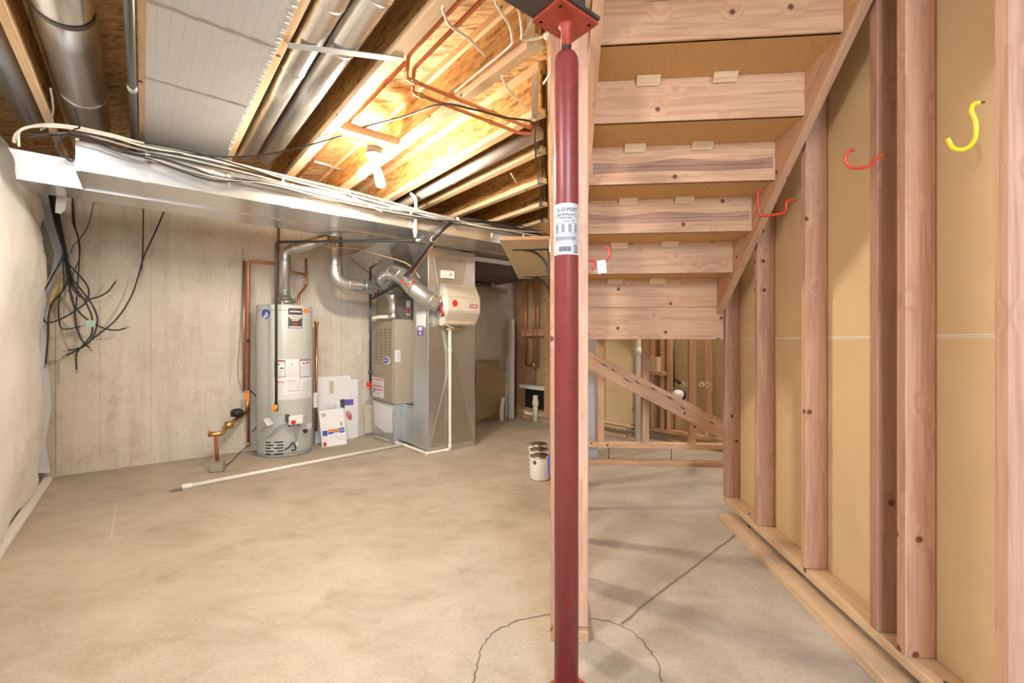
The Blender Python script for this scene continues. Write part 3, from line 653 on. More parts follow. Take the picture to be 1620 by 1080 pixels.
# ================================================================== CABLES ALONG THE TRUNK
runs = [
 ('cable_white', 0.0075, 3.385, [(22, 226), (26, 212), (42, 202), (75, 197), (120, 201), (180, 214), (225, 226), (300, 240), (365, 257), (450, 278), (560, 304), (640, 326), (700, 344), (735, 351), (800, 358), (866, 371)], 'thick white cable looping out of the blanket along the trunk'),
 ('cable_white', 0.0055, 3.375, [(30, 232), (32, 206), (60, 200), (110, 203), (180, 217), (226, 231), (300, 245), (380, 264), (460, 285), (560, 309), (640, 331), (700, 348), (760, 357), (866, 376)], 'thinner white cable just below the thick white one'),
 ('cable_grey', 0.006, 3.37, [(60, 215), (100, 211), (150, 217), (220, 236), (300, 252), (400, 276), (480, 297), (580, 318), (660, 336), (730, 352)], 'grey cable third down along the trunk face'),
 ('black', 0.006, 3.36, [(42, 214), (80, 213), (130, 214), (170, 228), (210, 243), (250, 250), (300, 264), (350, 282), (400, 286), (480, 302), (560, 321), (650, 340)], 'black cable sagging below the silver pipe'),
 ('black', 0.005, 3.35, [(44, 218), (90, 212), (140, 222), (190, 240), (240, 252), (290, 272), (340, 286), (400, 288), (480, 306), (590, 328), (700, 350)], 'second black cable sagging below the silver pipe'),
 ('cable_grey', 0.005, 3.35, [(230, 248), (300, 270), (360, 284), (430, 292), (520, 314), (610, 333), (700, 349)], 'lowest grey cable along the trunk face'),
 ('black', 0.005, 3.36, [(228, 226), (300, 239), (380, 262), (450, 284), (560, 312), (700, 348), (800, 352), (870, 372)], 'black cable running on top of the white cables'),
 ('cable_white', 0.004, 3.34, [(545, 298), (560, 312), (590, 328), (604, 335)], 'short white cable crossing down over the bundle'),
 ('cable_grey', 0.006, 3.35, [(560, 318), (620, 330), (680, 338), (740, 352), (790, 362), (866, 368)], 'grey cable joining the bundle near the furnace'),
 ('cable_white', 0.0045, 3.35, [(740, 354), (775, 361), (815, 365), (866, 368)], 'pale cable running right from the furnace line'),
]
for mt, r, v, pts, lab in runs:
    s = MB().tube([pv(x, y, v) for x, y in pts], r, 8, 5).build('cable', mt); T(s, lab, 'cable', 'cables along the trunk duct')
for px, py in ((618, 328), (650, 336), (448, 286), (778, 372), (828, 374)):
    g = MB().box((-0.006, -0.004, -0.02), (0.006, 0.004, 0.02), Matrix.Translation(pv(px, py, 3.335)) @ Matrix.Rotation(A, 4, 'Z')).build('cable_clip', 'cable_white')
    T(g, {618: 'pale cable clip left of the rising gas pipe', 650: 'pale cable clip on the bundle above the gas pipe bend', 448: 'pale cable clip on the bundle below the joist end', 778: 'pale hanger clip right of the black line set', 828: 'pale hanger clip above the shelf'}[px], 'clip')
s = MB().tube([pv(118, 172, 3.2), pv(126, 200, 3.3), pv(115, 206, 3.33), pv(88, 228, 3.36), pv(100, 245, 3.36), pv(112, 255, 3.36), pv(118, 250, 3.36), pv(113, 242, 3.36), pv(104, 250, 3.37)], 0.004, 8, 5).build('cable', 'black'); T(s, 'thin black cable curled in a small loop at the duct end', 'cable')
s = MB().tube([pz(80, 140, ZJ - 0.02), pz(84, 175, ZJ - 0.03), pz(75, 198, ZJ - 0.04), pv(65, 205, 3.36)], 0.004, 8, 5).build('cable', 'cable_grey'); T(s, 'grey cable hanging down beside the far left joist', 'cable')
s = MB().tube([pz(232, 237, ZJ - 0.14), pz(300, 244, ZJ - 0.10), pz(385, 248, ZJ - 0.07), pz(455, 238, ZJ - 0.03), pz(540, 215, ZJ - 0.012)], 0.005, 8, 6).build('cable', 'black'); T(s, 'black cable sagging across under the twin silver ducts', 'cable')
s = MB().tube([pz(574, 201, ZJ + 0.05), pz(640, 184, ZJ - 0.02), pz(697, 165, ZJ - 0.08), pz(745, 172, ZJ - 0.10), pz(800, 186, ZJ - 0.06), pz(843, 194, ZJ - 0.05), pz(846, 220, ZJ - 0.06), pz(848, 256, ZJ - 0.1)], 0.0055, 8, 6).build('cable', 'black'); T(s, 'black cable draped over the copper pipes with a hanging end', 'cable')
rom = [
 ([(700, 10), (703, 22), (712, 40), (742, 62), (768, 88)], 0.06, 'left hanging white cable between the joists near the beam'),
 ([(783, 0), (790, 14), (806, 40), (810, 60), (806, 74), (760, 112), (720, 145)], 0.03, 'white cable bent against a joist left of the post'),
 ([(817, 5), (823, 25), (826, 52), (826, 62), (845, 62), (862, 57)], 0.04, 'white cable turning sharply towards the post plate'),
 ([(870, 90), (872, 112), (860, 132)], 0.05, 'thin white cable curving beside the top of the post'),
 ([(794, 120), (803, 140), (820, 158), (833, 172)], 0.05, 'pale cable stub hanging over the subfloor near the post'),
 ([(808, 274), (813, 282), (817, 289)], -0.01, 'short pale cable end below the dim joist'),
]
for pts, dz, lab in rom:
    s = MB().tube([pz(x, y, ZJ - dz) for x, y in pts], 0.0055, 8, 5).build('cable', 'cable_white'); T(s, lab, 'cable', 'white cables between the joists')
s = MB().tube([pz(x, y, ZJ - 0.05) for x, y in ((862, 58), (872, 54))], 0.013, 12).build('cable_connector', 'cable_white'); T(s, 'pale connector on the cable beside the post plate', 'connector')
# loose loops of thin wire
g = MB()
for k in range(6):
    pts = [(827, 58), (836 + 2 * k, 44 - 4 * k), (844 + 2 * k, 30 - 3 * k), (847, 22)]
    g.tube([pz(x, y, ZJ - 0.02 - 0.004 * k) for x, y in pts], 0.0025, 6, 5)
s = g.build('wire_bundle', 'cable_white'); T(s, 'bundle of thin white wires left of the post plate', 'wires')

# ================================================================== COPPER PIPES UNDER THE JOISTS
def elbowed(name, label, pts, r, mat='copper', group=None, collars=()):
    o = MB().tube(pts, r, 12).build(name, mat); T(o, label, 'pipe', group)
    for c, ax in collars: MB().lathe(c, [(r, -0.018), (r + 0.003, -0.016), (r + 0.003, 0.016), (r, 0.018)], 12, axis=ax).build('fitting', 'brass' if mat == 'copper' else 'galv', o)
    return o
def rnd(pts, r=0.03, n=4):
    """round the corners of a path"""
    pts = [Vector(p) for p in pts]; out = [pts[0]]
    for i in range(1, len(pts) - 1):
        a_, b_, c_ = pts[i - 1], pts[i], pts[i + 1]; rr = min(r, (a_ - b_).length * 0.45, (c_ - b_).length * 0.45)
        p_, q_ = b_ + (a_ - b_).normalized() * rr, b_ + (c_ - b_).normalized() * rr
        for k in range(n + 1):
            t = k / n; out.append(p_.lerp(b_, t).lerp(b_.lerp(q_, t), t))
    return out + [pts[-1]]
zh = ZJ + 0.07; zl = ZJ - 0.025
a1, a2 = pz(633, 104, zh), uv(pz(636, 118, zl)); b1 = uv(pz(846, 203, zl)); ua = uv(a1)[0]; va = uv(a1)[1]
vA = uv(pz(740, 163, zl))[1]
elbowed('copper_pipe', 'upper of the two copper pipes crossing under the joists', rnd([W(0.945, -0.2, zh), W(0.945, vA - 0.02, zh), W(0.945, vA, zl), W(b1[0] - 0.02, vA, zl), W(b1[0] - 0.02, vA + 0.005, zl + 0.12)], 0.02), 0.0095, group='copper pipes under the joists', collars=((W(0.985, vA, zl), D2), (W(1.45, vA, zl), D2)))
elbowed('copper_pipe', 'lower of the two copper pipes crossing under the joists', rnd([W(1.01, -0.2, zh), W(1.01, vA + 0.05, zh), W(1.01, vA + 0.07, zl - 0.01), W(b1[0] - 0.05, vA + 0.07, zl - 0.01), W(b1[0] + 0.02, vA + 0.03, zl - 0.01), W(b1[0] + 0.02, vA + 0.03, zl + 0.12)], 0.02), 0.0095, group='copper pipes under the joists', collars=((W(1.055, vA + 0.07, zl - 0.01), D2), (W(1.48, vA + 0.07, zl - 0.01), D2)))
elbowed('copper_pipe', 'copper pipe running back from the crossing towards the trunk', [W(0.95, vA + 0.02, zh - 0.01), W(0.95, 4.6, zh - 0.01)], 0.0095, group='copper pipes under the joists')
# small conduit beside the bulbs
s = MB().tube([pz(484, 252, ZJ + 0.12), pz(515, 260, ZJ + 0.12), pz(545, 270, ZJ + 0.12)], 0.010, 10).build('metal_pipe', 'galv'); T(s, 'short silver pipe up between joists left of the bulbs', 'pipe')

# ================================================================== LIGHT FIXTURE
c = pd(592, 248, 2.93); c.z = ZJ - 0.03
lf = thing('light_fixture', 'bare twin-bulb lampholder fixed below the ceiling', 'light', c, rot=A)
MB().lathe(c, [(0.0, 0.045), (0.05, 0.045), (0.05, 0.0), (0, 0)], 8).build('junction_box', 'steel_dark', lf)
MB().board(c + Vector((0, 0, 0.05)) - D2 * 0.16, c + Vector((0, 0, 0.05)) + D2 * 0.16, 0.03, 0.008, D1).build('box_bracket', 'galv', lf)
MB().lathe(c, [(0.0, 0.002), (0.056, 0.0), (0.056, -0.01), (0.035, -0.026), (0.018, -0.034), (0.0, -0.034)], 28).build('lamp_base', 'white', lf)
for (px, py) in ((573, 275), (602, 289)):
    e = pd(px, py, 2.95); s0 = c + Vector((0, 0, -0.03)); d = (e - s0).normalized()
    so = MB().tube([s0, s0 + d * 0.03], 0.017, 16).build('socket', 'white', lf)
    c0 = s0 + d * 0.03; ln = (e - c0).length
    MB().lathe(c0, [(0.012, 0.0), (0.014, 0.02), (0.024, 0.04), (0.030, ln), (0.027, ln + 0.017), (0.015, ln + 0.028), (0.0, ln + 0.031)], 20, axis=d).build('bulb', 'bulb_glow', lf)
# ================================================================== INSULATION BLANKET
def blanket():
    mb = MB(); nv, nz = 110, 56; vs = []
    v0, v1 = 1.12, 5.17; z1 = 2.27
    for i in range(nv + 1):
        v = v0 + (v1 - v0) * i / nv
        for j in range(nz + 1):
            t = j / nz; z = 0.03 + (z1 - 0.03) * t
            edge = min(1.0, (v1 - v) / 0.12)
            puff = 0.035 * math.sin(math.pi * min(1, t * 1.02)) ** 0.35
            wr = 0.030 * noise.noise(Vector((v * 1.6, z * 2.2, 1.0))) + 0.012 * noise.noise(Vector((v * 6 + z * 5, z * 13, 3.0))) + 0.006 * noise.noise(Vector((v * 20, z * 40, 9)))
            wr += 0.028 * math.exp(-((z - 1.72) / 0.3) ** 2) - 0.022 * math.exp(-((z - 1.98) / 0.07) ** 2) - 0.03 * math.exp(-((z - 2.28) / 0.08) ** 2)
            u = UL - 0.075 + (puff + wr) * (0.5 + 0.5 * edge) + 0.03 * edge
            if v > 4.6: u += -0.10 * ((v - 4.6) / 0.57) ** 1.3 * (0.4 + 0.6 * math.sin(z * 4 + 1) ** 2)
            vs.append(W(u, v, z))
    fs = [(i * (nz + 1) + j, (i + 1) * (nz + 1) + j, (i + 1) * (nz + 1) + j + 1, i * (nz + 1) + j + 1) for i in range(nv) for j in range(nz)]
    # back sheet gives it body
    n = len(vs); 
    for v in (v0, v1):
        for z in (0.03, z1): vs.append(W(UL - 0.145, v, z))
    a = [i * (nz + 1) + nz for i in range(nv + 1)]; b_ = [i * (nz + 1) for i in range(nv + 1)]
    fs.append([nv * (nz + 1) + j for j in range(nz + 1)] + [n + 3, n + 2]); fs.append([j for j in range(nz + 1)][::-1] + [n, n + 1])
    fs.append(a + [n + 3, n + 1]); fs.append(b_[::-1] + [n, n + 2]); fs.append([n, n + 1, n + 3, n + 2])
    mb.add(vs, fs, True); return mb
s = blanket().build('insulation_blanket', 'blanket'); T(s, 'white vinyl faced insulation blanket hung on the left wall', 'insulation')
s = MB().board(W(UL - 0.03, 1.12, 0.014), W(UL - 0.03, 5.15, 0.014), 0.05, 0.022, D2).build('floor_batten', 'white'); T(s, 'white strip on the floor along the foot of the insulation blanket', 'strip')
# loose poly edge and yellow fibre behind it
g = MB(); pts = [(66, 300), (84, 330), (100, 375), (108, 400), (104, 430), (92, 452), (80, 480), (74, 520), (72, 560), (78, 600), (82, 640), (72, 700), (80, 748)]
L_, R_ = [], []
for i, (x, y) in enumerate(pts):
    L_.append(pv(x - 22, y, 5.12)); R_.append(pv(x, y, 5.19 - 0.02 * (i % 2)))
n = len(pts); vs = L_ + R_; q = [p_ + D1 * 0.02 for p_ in vs]
g.add(vs + q, [(i, n + i, n + i + 1, i + 1) for i in range(n - 1)] + [(2 * n + i, 2 * n + i + 1, 3 * n + i + 1, 3 * n + i) for i in range(n - 1)] + [(n + i, 3 * n + i, 3 * n + i + 1, n + i + 1) for i in range(n - 1)], True)
s = g.build('plastic_sheet', 'plastic_sheet'); T(s, 'crinkled clear plastic edge hanging in the left wall corner', 'plastic')
g = MB(); pts = [(98, 428), (104, 436), (101, 455), (92, 470), (84, 488), (77, 484), (80, 466), (88, 450)]
s = g.prism([pv(x, y, 5.09) for x, y in pts], D1 * 0.03).build('fibre_tuft', 'fibreglass'); T(s, 'tuft of yellow fibreglass poking out in the corner', 'insulation')
# pale blue tape hanging below the trunk
s = MB().prism([pv(x, y, 4.19) for x, y in ((89, 312), (105, 315), (103, 332), (96, 338), (87, 336))], D1 * 0.004).build('foam_strip', 'drywall_white'); T(s, 'pale strip hanging under the trunk duct above the cable bunch', 'strip')

# ================================================================== HANGING CABLES
def hc(pts, lab, r=0.006, mt='black', v=5.10, tips=True, j=0.0):
    P = [pv(40 + x / 3.483, 290 + y / 3.483, v + j * math.sin(i * 1.7)) for i, (x, y) in enumerate(pts)]
    P[0] = P[0] + UP * 0.08
    s = MB().tube(P, r, 8, 5).build('cable', mt); T(s, lab, 'cable', 'cables hanging on the concrete wall')
    if tips:
        d = (P[-1] - P[-2]).normalized(); MB().tube([P[-1], P[-1] + d * 0.03], r * 1.25, 8).build('cable_tip', 'cable_grey', s)
hc([(115, 50), (150, 160), (190, 300), (205, 400), (150, 510), (95, 620), (88, 700), (105, 755), (130, 768), (200, 745), (270, 705), (335, 655), (350, 600), (330, 545), (235, 440)], 'black cable making the large loop at lower left', v=4.95, tips=False)
hc([(120, 50), (160, 200), (200, 340), (225, 460), (232, 540), (200, 600), (150, 660), (127, 740), (125, 860), (112, 998)], 'black cable hanging straight down nearest the blanket edge', v=5.08)
hc([(130, 50), (175, 220), (215, 380), (240, 520), (255, 640), (290, 700), (350, 755), (440, 800), (510, 808), (552, 797)], 'black cable ending right with a grey tip below the mint tag', v=5.07)
hc([(135, 50), (185, 240), (225, 400), (245, 520), (270, 590), (320, 633), (380, 632), (450, 600), (497, 543)], 'black cable curling up to the right at its end', v=5.09)
hc([(790, 140), (720, 260), (655, 400), (620, 520), (580, 630), (500, 750), (380, 850), (310, 905), (225, 948)], 'long black cable slanting from the trunk down to the left', v=5.12)
hc([(140, 50), (190, 260), (235, 430), (265, 530), (320, 600), (375, 680), (398, 760), (370, 850), (320, 900), (235, 920)], 'black cable bowing widest to the right before its end', v=5.06)
hc([(150, 50), (200, 260), (235, 420), (242, 560), (268, 670), (280, 780), (310, 860), (352, 905)], 'black cable ending in a short point low on the wall', v=5.11)
hc([(145, 50), (200, 300), (240, 450), (262, 550), (330, 650), (368, 740), (365, 830), (320, 890), (282, 940), (283, 1025)], 'black cable whose end reaches lowest on the wall', v=5.08)
hc([(260, 60), (262, 200), (290, 290), (298, 400), (288, 560), (280, 690)], 'black cable hanging right of the main bunch', r=0.005, v=5.13, tips=False)
hc([(205, 400), (212, 560), (190, 620), (183, 700), (190, 780), (220, 803), (305, 788)], 'short black cable hooking right with a blunt end', r=0.005, v=5.05)
hc([(392, 80), (350, 220), (305, 300), (262, 350), (240, 430)], 'thin dark wire running from the trunk into the bunch', r=0.003, v=5.14, tips=False)
hc([(650, 60), (650, 200), (648, 330), (642, 470)], 'black cable hanging straight behind the long slanting one', r=0.005, v=5.15)
hc([(262, 100), (275, 240), (300, 330), (296, 420), (262, 500), (240, 600)], 'thin black cable crossing the right side of the bunch', r=0.004, v=5.1, tips=False)
hc([(160, 60), (215, 280), (240, 320), (245, 400), (225, 470), (245, 560), (285, 620)], 'bluish grey cable twisted through the bunch', r=0.005, mt='cable_grey', v=5.09, tips=False)
q = pv(40 + 360 / 3.483, 290 + 772 / 3.483, 5.05)
g = MB(); quad(g, q, D2, UP, 0.055, 0.055, 0.004); s = g.build('tape_tag', 'mint'); T(s, 'mint green tape tag wrapped on the hanging cables', 'tag')
for pts, r, lab in (([(97, 0), (240, 110)], 0, ''),):
    pass

# ================================================================== WATER HEATER
c0 = pd(450.5, 540, 4.554); uu, vv, _ = uv(c0); vv = 4.965; uu -= 0.0; cw = W(uu, vv, 0); R = 0.253
wh = thing('water_heater', 'tall grey cylindrical gas water heater on the concrete floor', 'water heater', cw)
MB().lathe(cw, [(0.0, 0.03), (R - 0.01, 0.03), (R, 0.045), (R, 1.445), (R - 0.004, 1.462), (R - 0.02, 1.468), (0, 1.472)], 72).build('tank', 'tank', wh)
MB().lathe(cw, [(0.0, 0.0), (R - 0.012, 0.0), (R - 0.012, 0.03), (0, 0.03)], 48).build('base_ring', 'tank_dark', wh)
MB().lathe(cw, [(R, 1.405), (R + 0.0012, 1.407), (R + 0.0012, 1.411), (R, 1.413)], 72).build('seam', 'tank_dark', wh)
ang = math.atan2(-cw.y, -cw.x); C = Cyl(cw, R, ang)
def th(px): return math.asin(max(-0.99, min(0.99, (px - 450.5) / 45.5)))
def zz(py): return H + (540 - py) * 4.34 / F
# main warning label
g = MB(); C.patch(g, th(434), th(493), zz(632), zz(568), 0.0012, 20); lb = g.build('warning_label', 'paper', wh)
g = MB()
for x0, x1, y0, y1 in ((434.5, 451, 569.5, 596), (473, 492, 568.5, 598)):
    g = MB()
    for e in ((x0, x1, y0, y0 + 1), (x0, x1, y1 - 1, y1), (x0, x0 + 0.8, y0, y1), (x1 - 0.8, x1, y0, y1)): C.patch(g, th(e[0]), th(e[1]), zz(e[3]), zz(e[2]), 0.002, 8)
    g.build('label_frame', 'ink', lb)
g = MB()
for x0, x1, y in ((454, 468, 602), (454, 477, 618)): C.patch(g, th(x0), th(x1), zz(y + 0.6), zz(y), 0.002, 8)
g.add([C.pt(th(461) - 0.02, zz(578), 0.002), C.pt(th(461) + 0.02, zz(578), 0.002), C.pt(th(461), zz(574), 0.002)], [(0, 1, 2)])
for x0, x1, y in ((437, 442, 575), (443, 448, 581), (478, 482, 574.5), (484, 489, 573.5)): C.patch(g, th(x0), th(x1), zz(y + 2), zz(y), 0.002, 3)
g.build('small_mark', 'ink', lb)
g = MB()
for x0, x1, ys in ((436, 449, range(585, 595, 2)), (454, 470, range(581, 597, 2)), (475, 490, range(580, 597, 2)), (437, 450, range(606, 622, 2)), (455, 476, range(605, 617, 3)), (479, 491, range(605, 622, 2)), (436, 488, range(624, 631, 2))):
    for y in ys: C.patch(g, th(x0), th(x1 - random.uniform(0, 3)), zz(y + 0.45), zz(y), 0.0019, 8)
g.build('print', 'grey_print', lb)
g = MB()
for x0, x1, y in ((435, 450, 570.5), (436, 449, 603), (474, 491, 570)): C.patch(g, th(x0), th(x1), zz(y + 1.4), zz(y), 0.0021, 6)
g.build('red_print', 'red', lb)
# badge
g = MB(); C.patch(g, th(455.5), th(477.5), zz(519), zz(487), 0.0012, 10); bd = g.build('badge', 'ink', wh)
g = MB(); C.patch(g, th(455.8), th(477), zz(501.5), zz(497.6), 0.002, 8); C.patch(g, th(458), th(475), zz(504), zz(502.4), 0.002, 8); C.patch(g, th(458), th(475), zz(493.2), zz(491.6), 0.002, 8)
C.patch(g, th(457), th(476.5), zz(517.8), zz(516), 0.002, 6); g.build('badge_print', 'paper', bd)
g = MB()
for k in range(8): C.patch(g, th(457.6 + 2.2 * k), th(458.7 + 2.2 * k), zz(500.6), zz(498.5), 0.0026, 2)
g.build('badge_lettering', 'ink', bd)
g = MB(); C.patch(g, th(461), th(471.5), zz(507.5), zz(504.5), 0.002, 5); g.build('badge_gold', 'gold', bd)
g = MB(); C.patch(g, th(463), th(469.5), zz(513.8), zz(511), 0.002, 5); C.patch(g, th(464), th(468), zz(492), zz(489.5), 0.002, 2); g.build('badge_red', 'red', bd)
g = MB(); C.patch(g, th(479.5), th(488), zz(493.5), zz(487), 0.0012, 6); g.build('orange_sticker', 'orange', wh)
# round maker's mark: blue disc with slanted white bars
g = MB(); ac = th(421); zc = zz(497); n = 24
def disc(g, ra, dr, aa=0.0, zz_=0.0, n=24):
    vs = [C.pt(ac + aa + ra * math.cos(t) / R, zc + zz_ + ra * math.sin(t), dr) for t in [2 * math.pi * i / n for i in range(n)]]; g.add(vs, [list(range(n))])
disc(g, 0.056, 0.0012); mk = g.build('maker_mark', 'paper', wh)
g = MB(); disc(g, 0.050, 0.0018); g.build('mark_disc', 'blue', mk)
g = MB()
for k in (-0.022, 0.002, 0.026):
    vs = []
    for sx, sy in ((-1, -1), (1, -1), (1, 1), (-1, 1)):
        x = sx * 0.050; y = k + sx * 0.020 + sy * 0.0065; vs.append(C.pt(ac + x / R, zc + y, 0.0024))
    g.add(vs, [(0, 1, 2, 3)])
g.build('mark_bar', 'paper', mk)
# air slots
g = MB()
for r_ in range(5):
    y = 697 + r_ * 4.6
    for x0, x1 in (((421, 428.5), (434, 448)) if r_ % 2 == 0 else ((421, 433), (438.5, 448))): C.patch(g, th(x0), th(x1), zz(y + 1.8), zz(y), 0.0012, 5)
g.build('air_slot', 'black_hole', wh)
# gas valve
vc = C.pt(th(464), zz(663), 0.035); od = (Vector((vc.x, vc.y, 0)) - Vector((cw.x, cw.y, 0))).normalized(); tdv = Vector((-od.y, od.x, 0))
Mv = Matrix((( tdv.x, od.x, 0, vc.x), (tdv.y, od.y, 0, vc.y), (0, 0, 1, vc.z), (0, 0, 0, 1)))
gv = MB().box((-0.065, -0.035, -0.045), (0.065, 0.04, 0.04), Mv).build('gas_valve', 'white', wh, bevel=0.008)
MB().box((-0.075, -0.04, -0.03), (-0.05, 0.02, 0.05), Mv).build('valve_back', 'steel_dark', gv)
MB().tube([Mv @ Vector((-0.03, 0.038, -0.018)), Mv @ Vector((-0.03, 0.058, -0.018))], 0.02, 20).build('valve_knob', 'red', gv)
MB().tube([Mv @ Vector((-0.05, 0.0, -0.065)), Mv @ Vector((-0.05, 0.0, -0.04))], 0.009, 10).tube([Mv @ Vector((0.03, 0.0, -0.065)), Mv @ Vector((0.03, 0.0, -0.04))], 0.009, 10).build('valve_nut', 'black', gv)
g = MB()
for k in range(4): g.tube([Mv @ Vector((-0.02 + 0.014 * k, 0.01, -0.05)), Mv @ Vector((-0.01 + 0.01 * k, 0.012, -0.13)), Mv @ Vector((0.01, 0.0, -0.22)), C.pt(th(461), zz(703), 0.01)], 0.0035, 6, 5)
g.build('burner_tube', 'cable_grey', wh)
g = MB().tube([C.pt(th(450), zz(710), 0.01), C.pt(th(456), zz(706), 0.03), C.pt(th(462), zz(700), 0.02), C.pt(th(466), zz(711), 0.02), C.pt(th(460), zz(712), 0.015)], 0.006, 8, 5); g.build('pilot_tube', 'black', wh)
g = MB(); quad(g, C.pt(th(467.5), zz(702), 0.02), tdv, UP, 0.022, 0.04, 0.002); g.build('paper_tag', 'paper', wh)
q = C.pt(th(480), zz(684), 0.0); dr = MB().tube([q, q + (q - Vector((cw.x, cw.y, q.z))).normalized() * 0.045], 0.014, 14).build('drain_valve', 'brass', wh)
MB().tube([q + od * 0.045, q + od * 0.055], 0.02, 14).build('drain_cap', 'black', dr)
g = MB(); C.patch(g, th(486), th(494), zz(684), zz(675), 0.0012, 6); g.build('spec_sticker', 'paper', wh)
# flexible gas line looping to the valve, with its tag
fx = [C.pt(th(431), zz(653), 0.07), C.pt(th(428), zz(668), 0.06), C.pt(th(421), zz(679), 0.05), C.pt(th(423), zz(687), 0.045), C.pt(th(430), zz(686), 0.045), C.pt(th(440), zz(673), 0.05), C.pt(th(449), zz(669), 0.045), Mv @ Vector((-0.07, 0.0, -0.02))]
MB().tube(fx, 0.0085, 12, 6).build('gas_flex_line', 'cable_grey', wh)
g = MB(); quad(g, C.pt(th(432), zz(663), 0.085), (tdv + UP * 0.3), (UP - tdv * 0.5), 0.055, 0.075, 0.002); g.build('paper_tag', 'paper', wh)
# draft hood
hd = MB().lathe(cw, [(0.105, 1.50), (0.105, 1.505), (0.072, 1.545), (0.060, 1.55)], 32).build('draft_hood', 'galv', wh)
g = MB()
for k in range(4):
    t = k * math.pi / 2 + 0.3; p_ = cw + Vector((math.cos(t) * 0.095, math.sin(t) * 0.095, 0)); g.box((-0.008, -0.002, 1.47), (0.008, 0.002, 1.505), Matrix.Translation(p_) @ Matrix.Rotation(t + math.pi / 2, 4, 'Z'))
g.build('hood_leg', 'galv', hd)

# vent pipes
def vent(name, label, pts, r, mat='galv', rings=(), cat='duct', sm=0):
    o = MB().tube(pts, r, 28, sm).build(name, mat); T(o, label, cat)
    for c, ax in rings: MB().lathe(c, [(r - 0.001, -0.008), (r + 0.004, -0.005), (r + 0.004, 0.005), (r - 0.001, 0.008)], 28, axis=ax).build('joint_ring', mat, o)
    return o
top = Vector((cw.x, cw.y, 1.545)); va_ = 4.60
elb = Vector((cw.x, cw.y, H + (540 - 398) * 4.58 / F)); jn = pv(522, 377, va_ - 0.0)
vent('flue_vent', 'silver flue rising from the water heater and slanting right', rnd([top, elb, jn], 0.07, 5), 0.052, 'galv', ((Vector((cw.x, cw.y, 1.62)), UP), (elb - UP * 0.10, UP), (elb.lerp(jn, 0.25), jn - elb), (elb.lerp(jn, 0.8), jn - elb)))
uvp = uv(pv(530, 400, va_))[0]; zhz = H + 90 * 4.62 / F
ue_ = uv(pv(617, 457, va_))[0] + 0.02
vt = vent('flue_vent', 'silver flue dropping behind the trunk duct and turning right to the furnace', rnd([W(uvp, va_, 2.34), W(uvp, va_, zhz), W(ue_, va_, zhz - 0.03)], 0.14, 7), 0.07, 'galv', ((W(uvp, va_, 2.02), UP), (W(uvp, va_, 1.86), UP), (W(uvp + 0.13, va_, zhz), D2), (W(uvp + 0.3, va_, zhz - 0.01), D2)))

# pipes at the water heater
pl = pv(390.5, 600, 5.19); ul = uv(pl)[0]; zt1 = pv(390, 412, 5.19).z; zb = pv(390, 695, 5.19).z
s = MB().tube(rnd([W(ul + 0.012, 5.19, 0.06), W(ul + 0.012, 5.19, zt1), W(ul + 0.30, 5.19, zt1 - 0.0), W(uu + 0.05, 5.19, zt1 - 0.02)], 0.03), 0.014, 14).build('copper_pipe', 'copper'); T(s, 'tall copper pipe left of the water heater, turning right at its top', 'pipe')
for z in (0.08, 0.42, 0.60): MB().lathe(W(ul + 0.012, 5.19, z), [(0.014, -0.02), (0.018, -0.017), (0.018, 0.017), (0.014, 0.02)], 14).build('fitting', 'brass', s)
MB().lathe(W(ul + 0.012, 5.19, pv(390, 539, 5.19).z), [(0.0145, -0.012), (0.0165, -0.01), (0.0165, 0.01), (0.0145, 0.012)], 14).build('pipe_strap', 'black', s)
s = MB().tube([W(ul - 0.022, 5.21, 0.62), W(ul - 0.022, 5.21, zt1 + 0.0)], 0.011, 12).build('copper_pipe', 'copper'); T(s, 'second thinner copper pipe close along the tall one', 'pipe')
x1 = uv(pv(441, 400, 5.17))[0]
s = MB().tube([W(x1, 5.17, 2.3), W(x1, 5.17, 1.55), W(x1 - 0.02, 5.12, 1.47)], 0.012, 12).build('copper_pipe', 'copper'); T(s, 'copper pipe dropping behind the flue on the heater left side', 'pipe')
x2 = uv(pv(482, 420, 5.15))[0]; x3 = uv(pv(481, 390, 5.15))[0]
s = MB().tube(rnd([W(x3 + 0.02, 5.15, 2.0), W(x3 + 0.02, 5.15, 1.70), W(x3 - 0.07, 5.08, 1.60), W(x3 - 0.09, 5.02, 1.46)], 0.04), 0.012, 12).build('copper_pipe', 'copper'); T(s, 'copper pipe bending into the heater top right of the flue', 'pipe')
s = MB().tube([W(x1, 5.18, 1.86), W(x3 + 0.02, 5.16, 1.83)], 0.012, 12).build('copper_pipe', 'copper'); T(s, 'short level copper pipe behind the flue', 'pipe')
p5 = pv(500.5, 600, 5.08); u5 = uv(p5)[0]
s = MB().tube([W(u5, 5.08, pv(500, 682, 5.08).z), W(u5, 5.08, pv(500, 511, 5.08).z)], 0.014, 14).build('discharge_pipe', 'copper'); T(s, 'copper relief discharge pipe on the right side of the heater', 'pipe')
zt5 = pv(500, 511, 5.08).z; MB().lathe(W(u5, 5.08, zt5), [(0.014, -0.05), (0.018, -0.045), (0.018, -0.01), (0.026, 0.0), (0.026, 0.016), (0, 0.02)], 16).build('relief_valve', 'brass', s)
g = MB(); quad(g, W(u5 - 0.02, 5.05, pv(500, 632, 5.08).z), D2, UP, 0.04, 0.16, 0.003); g.build('foil_tag', 'paper', s)
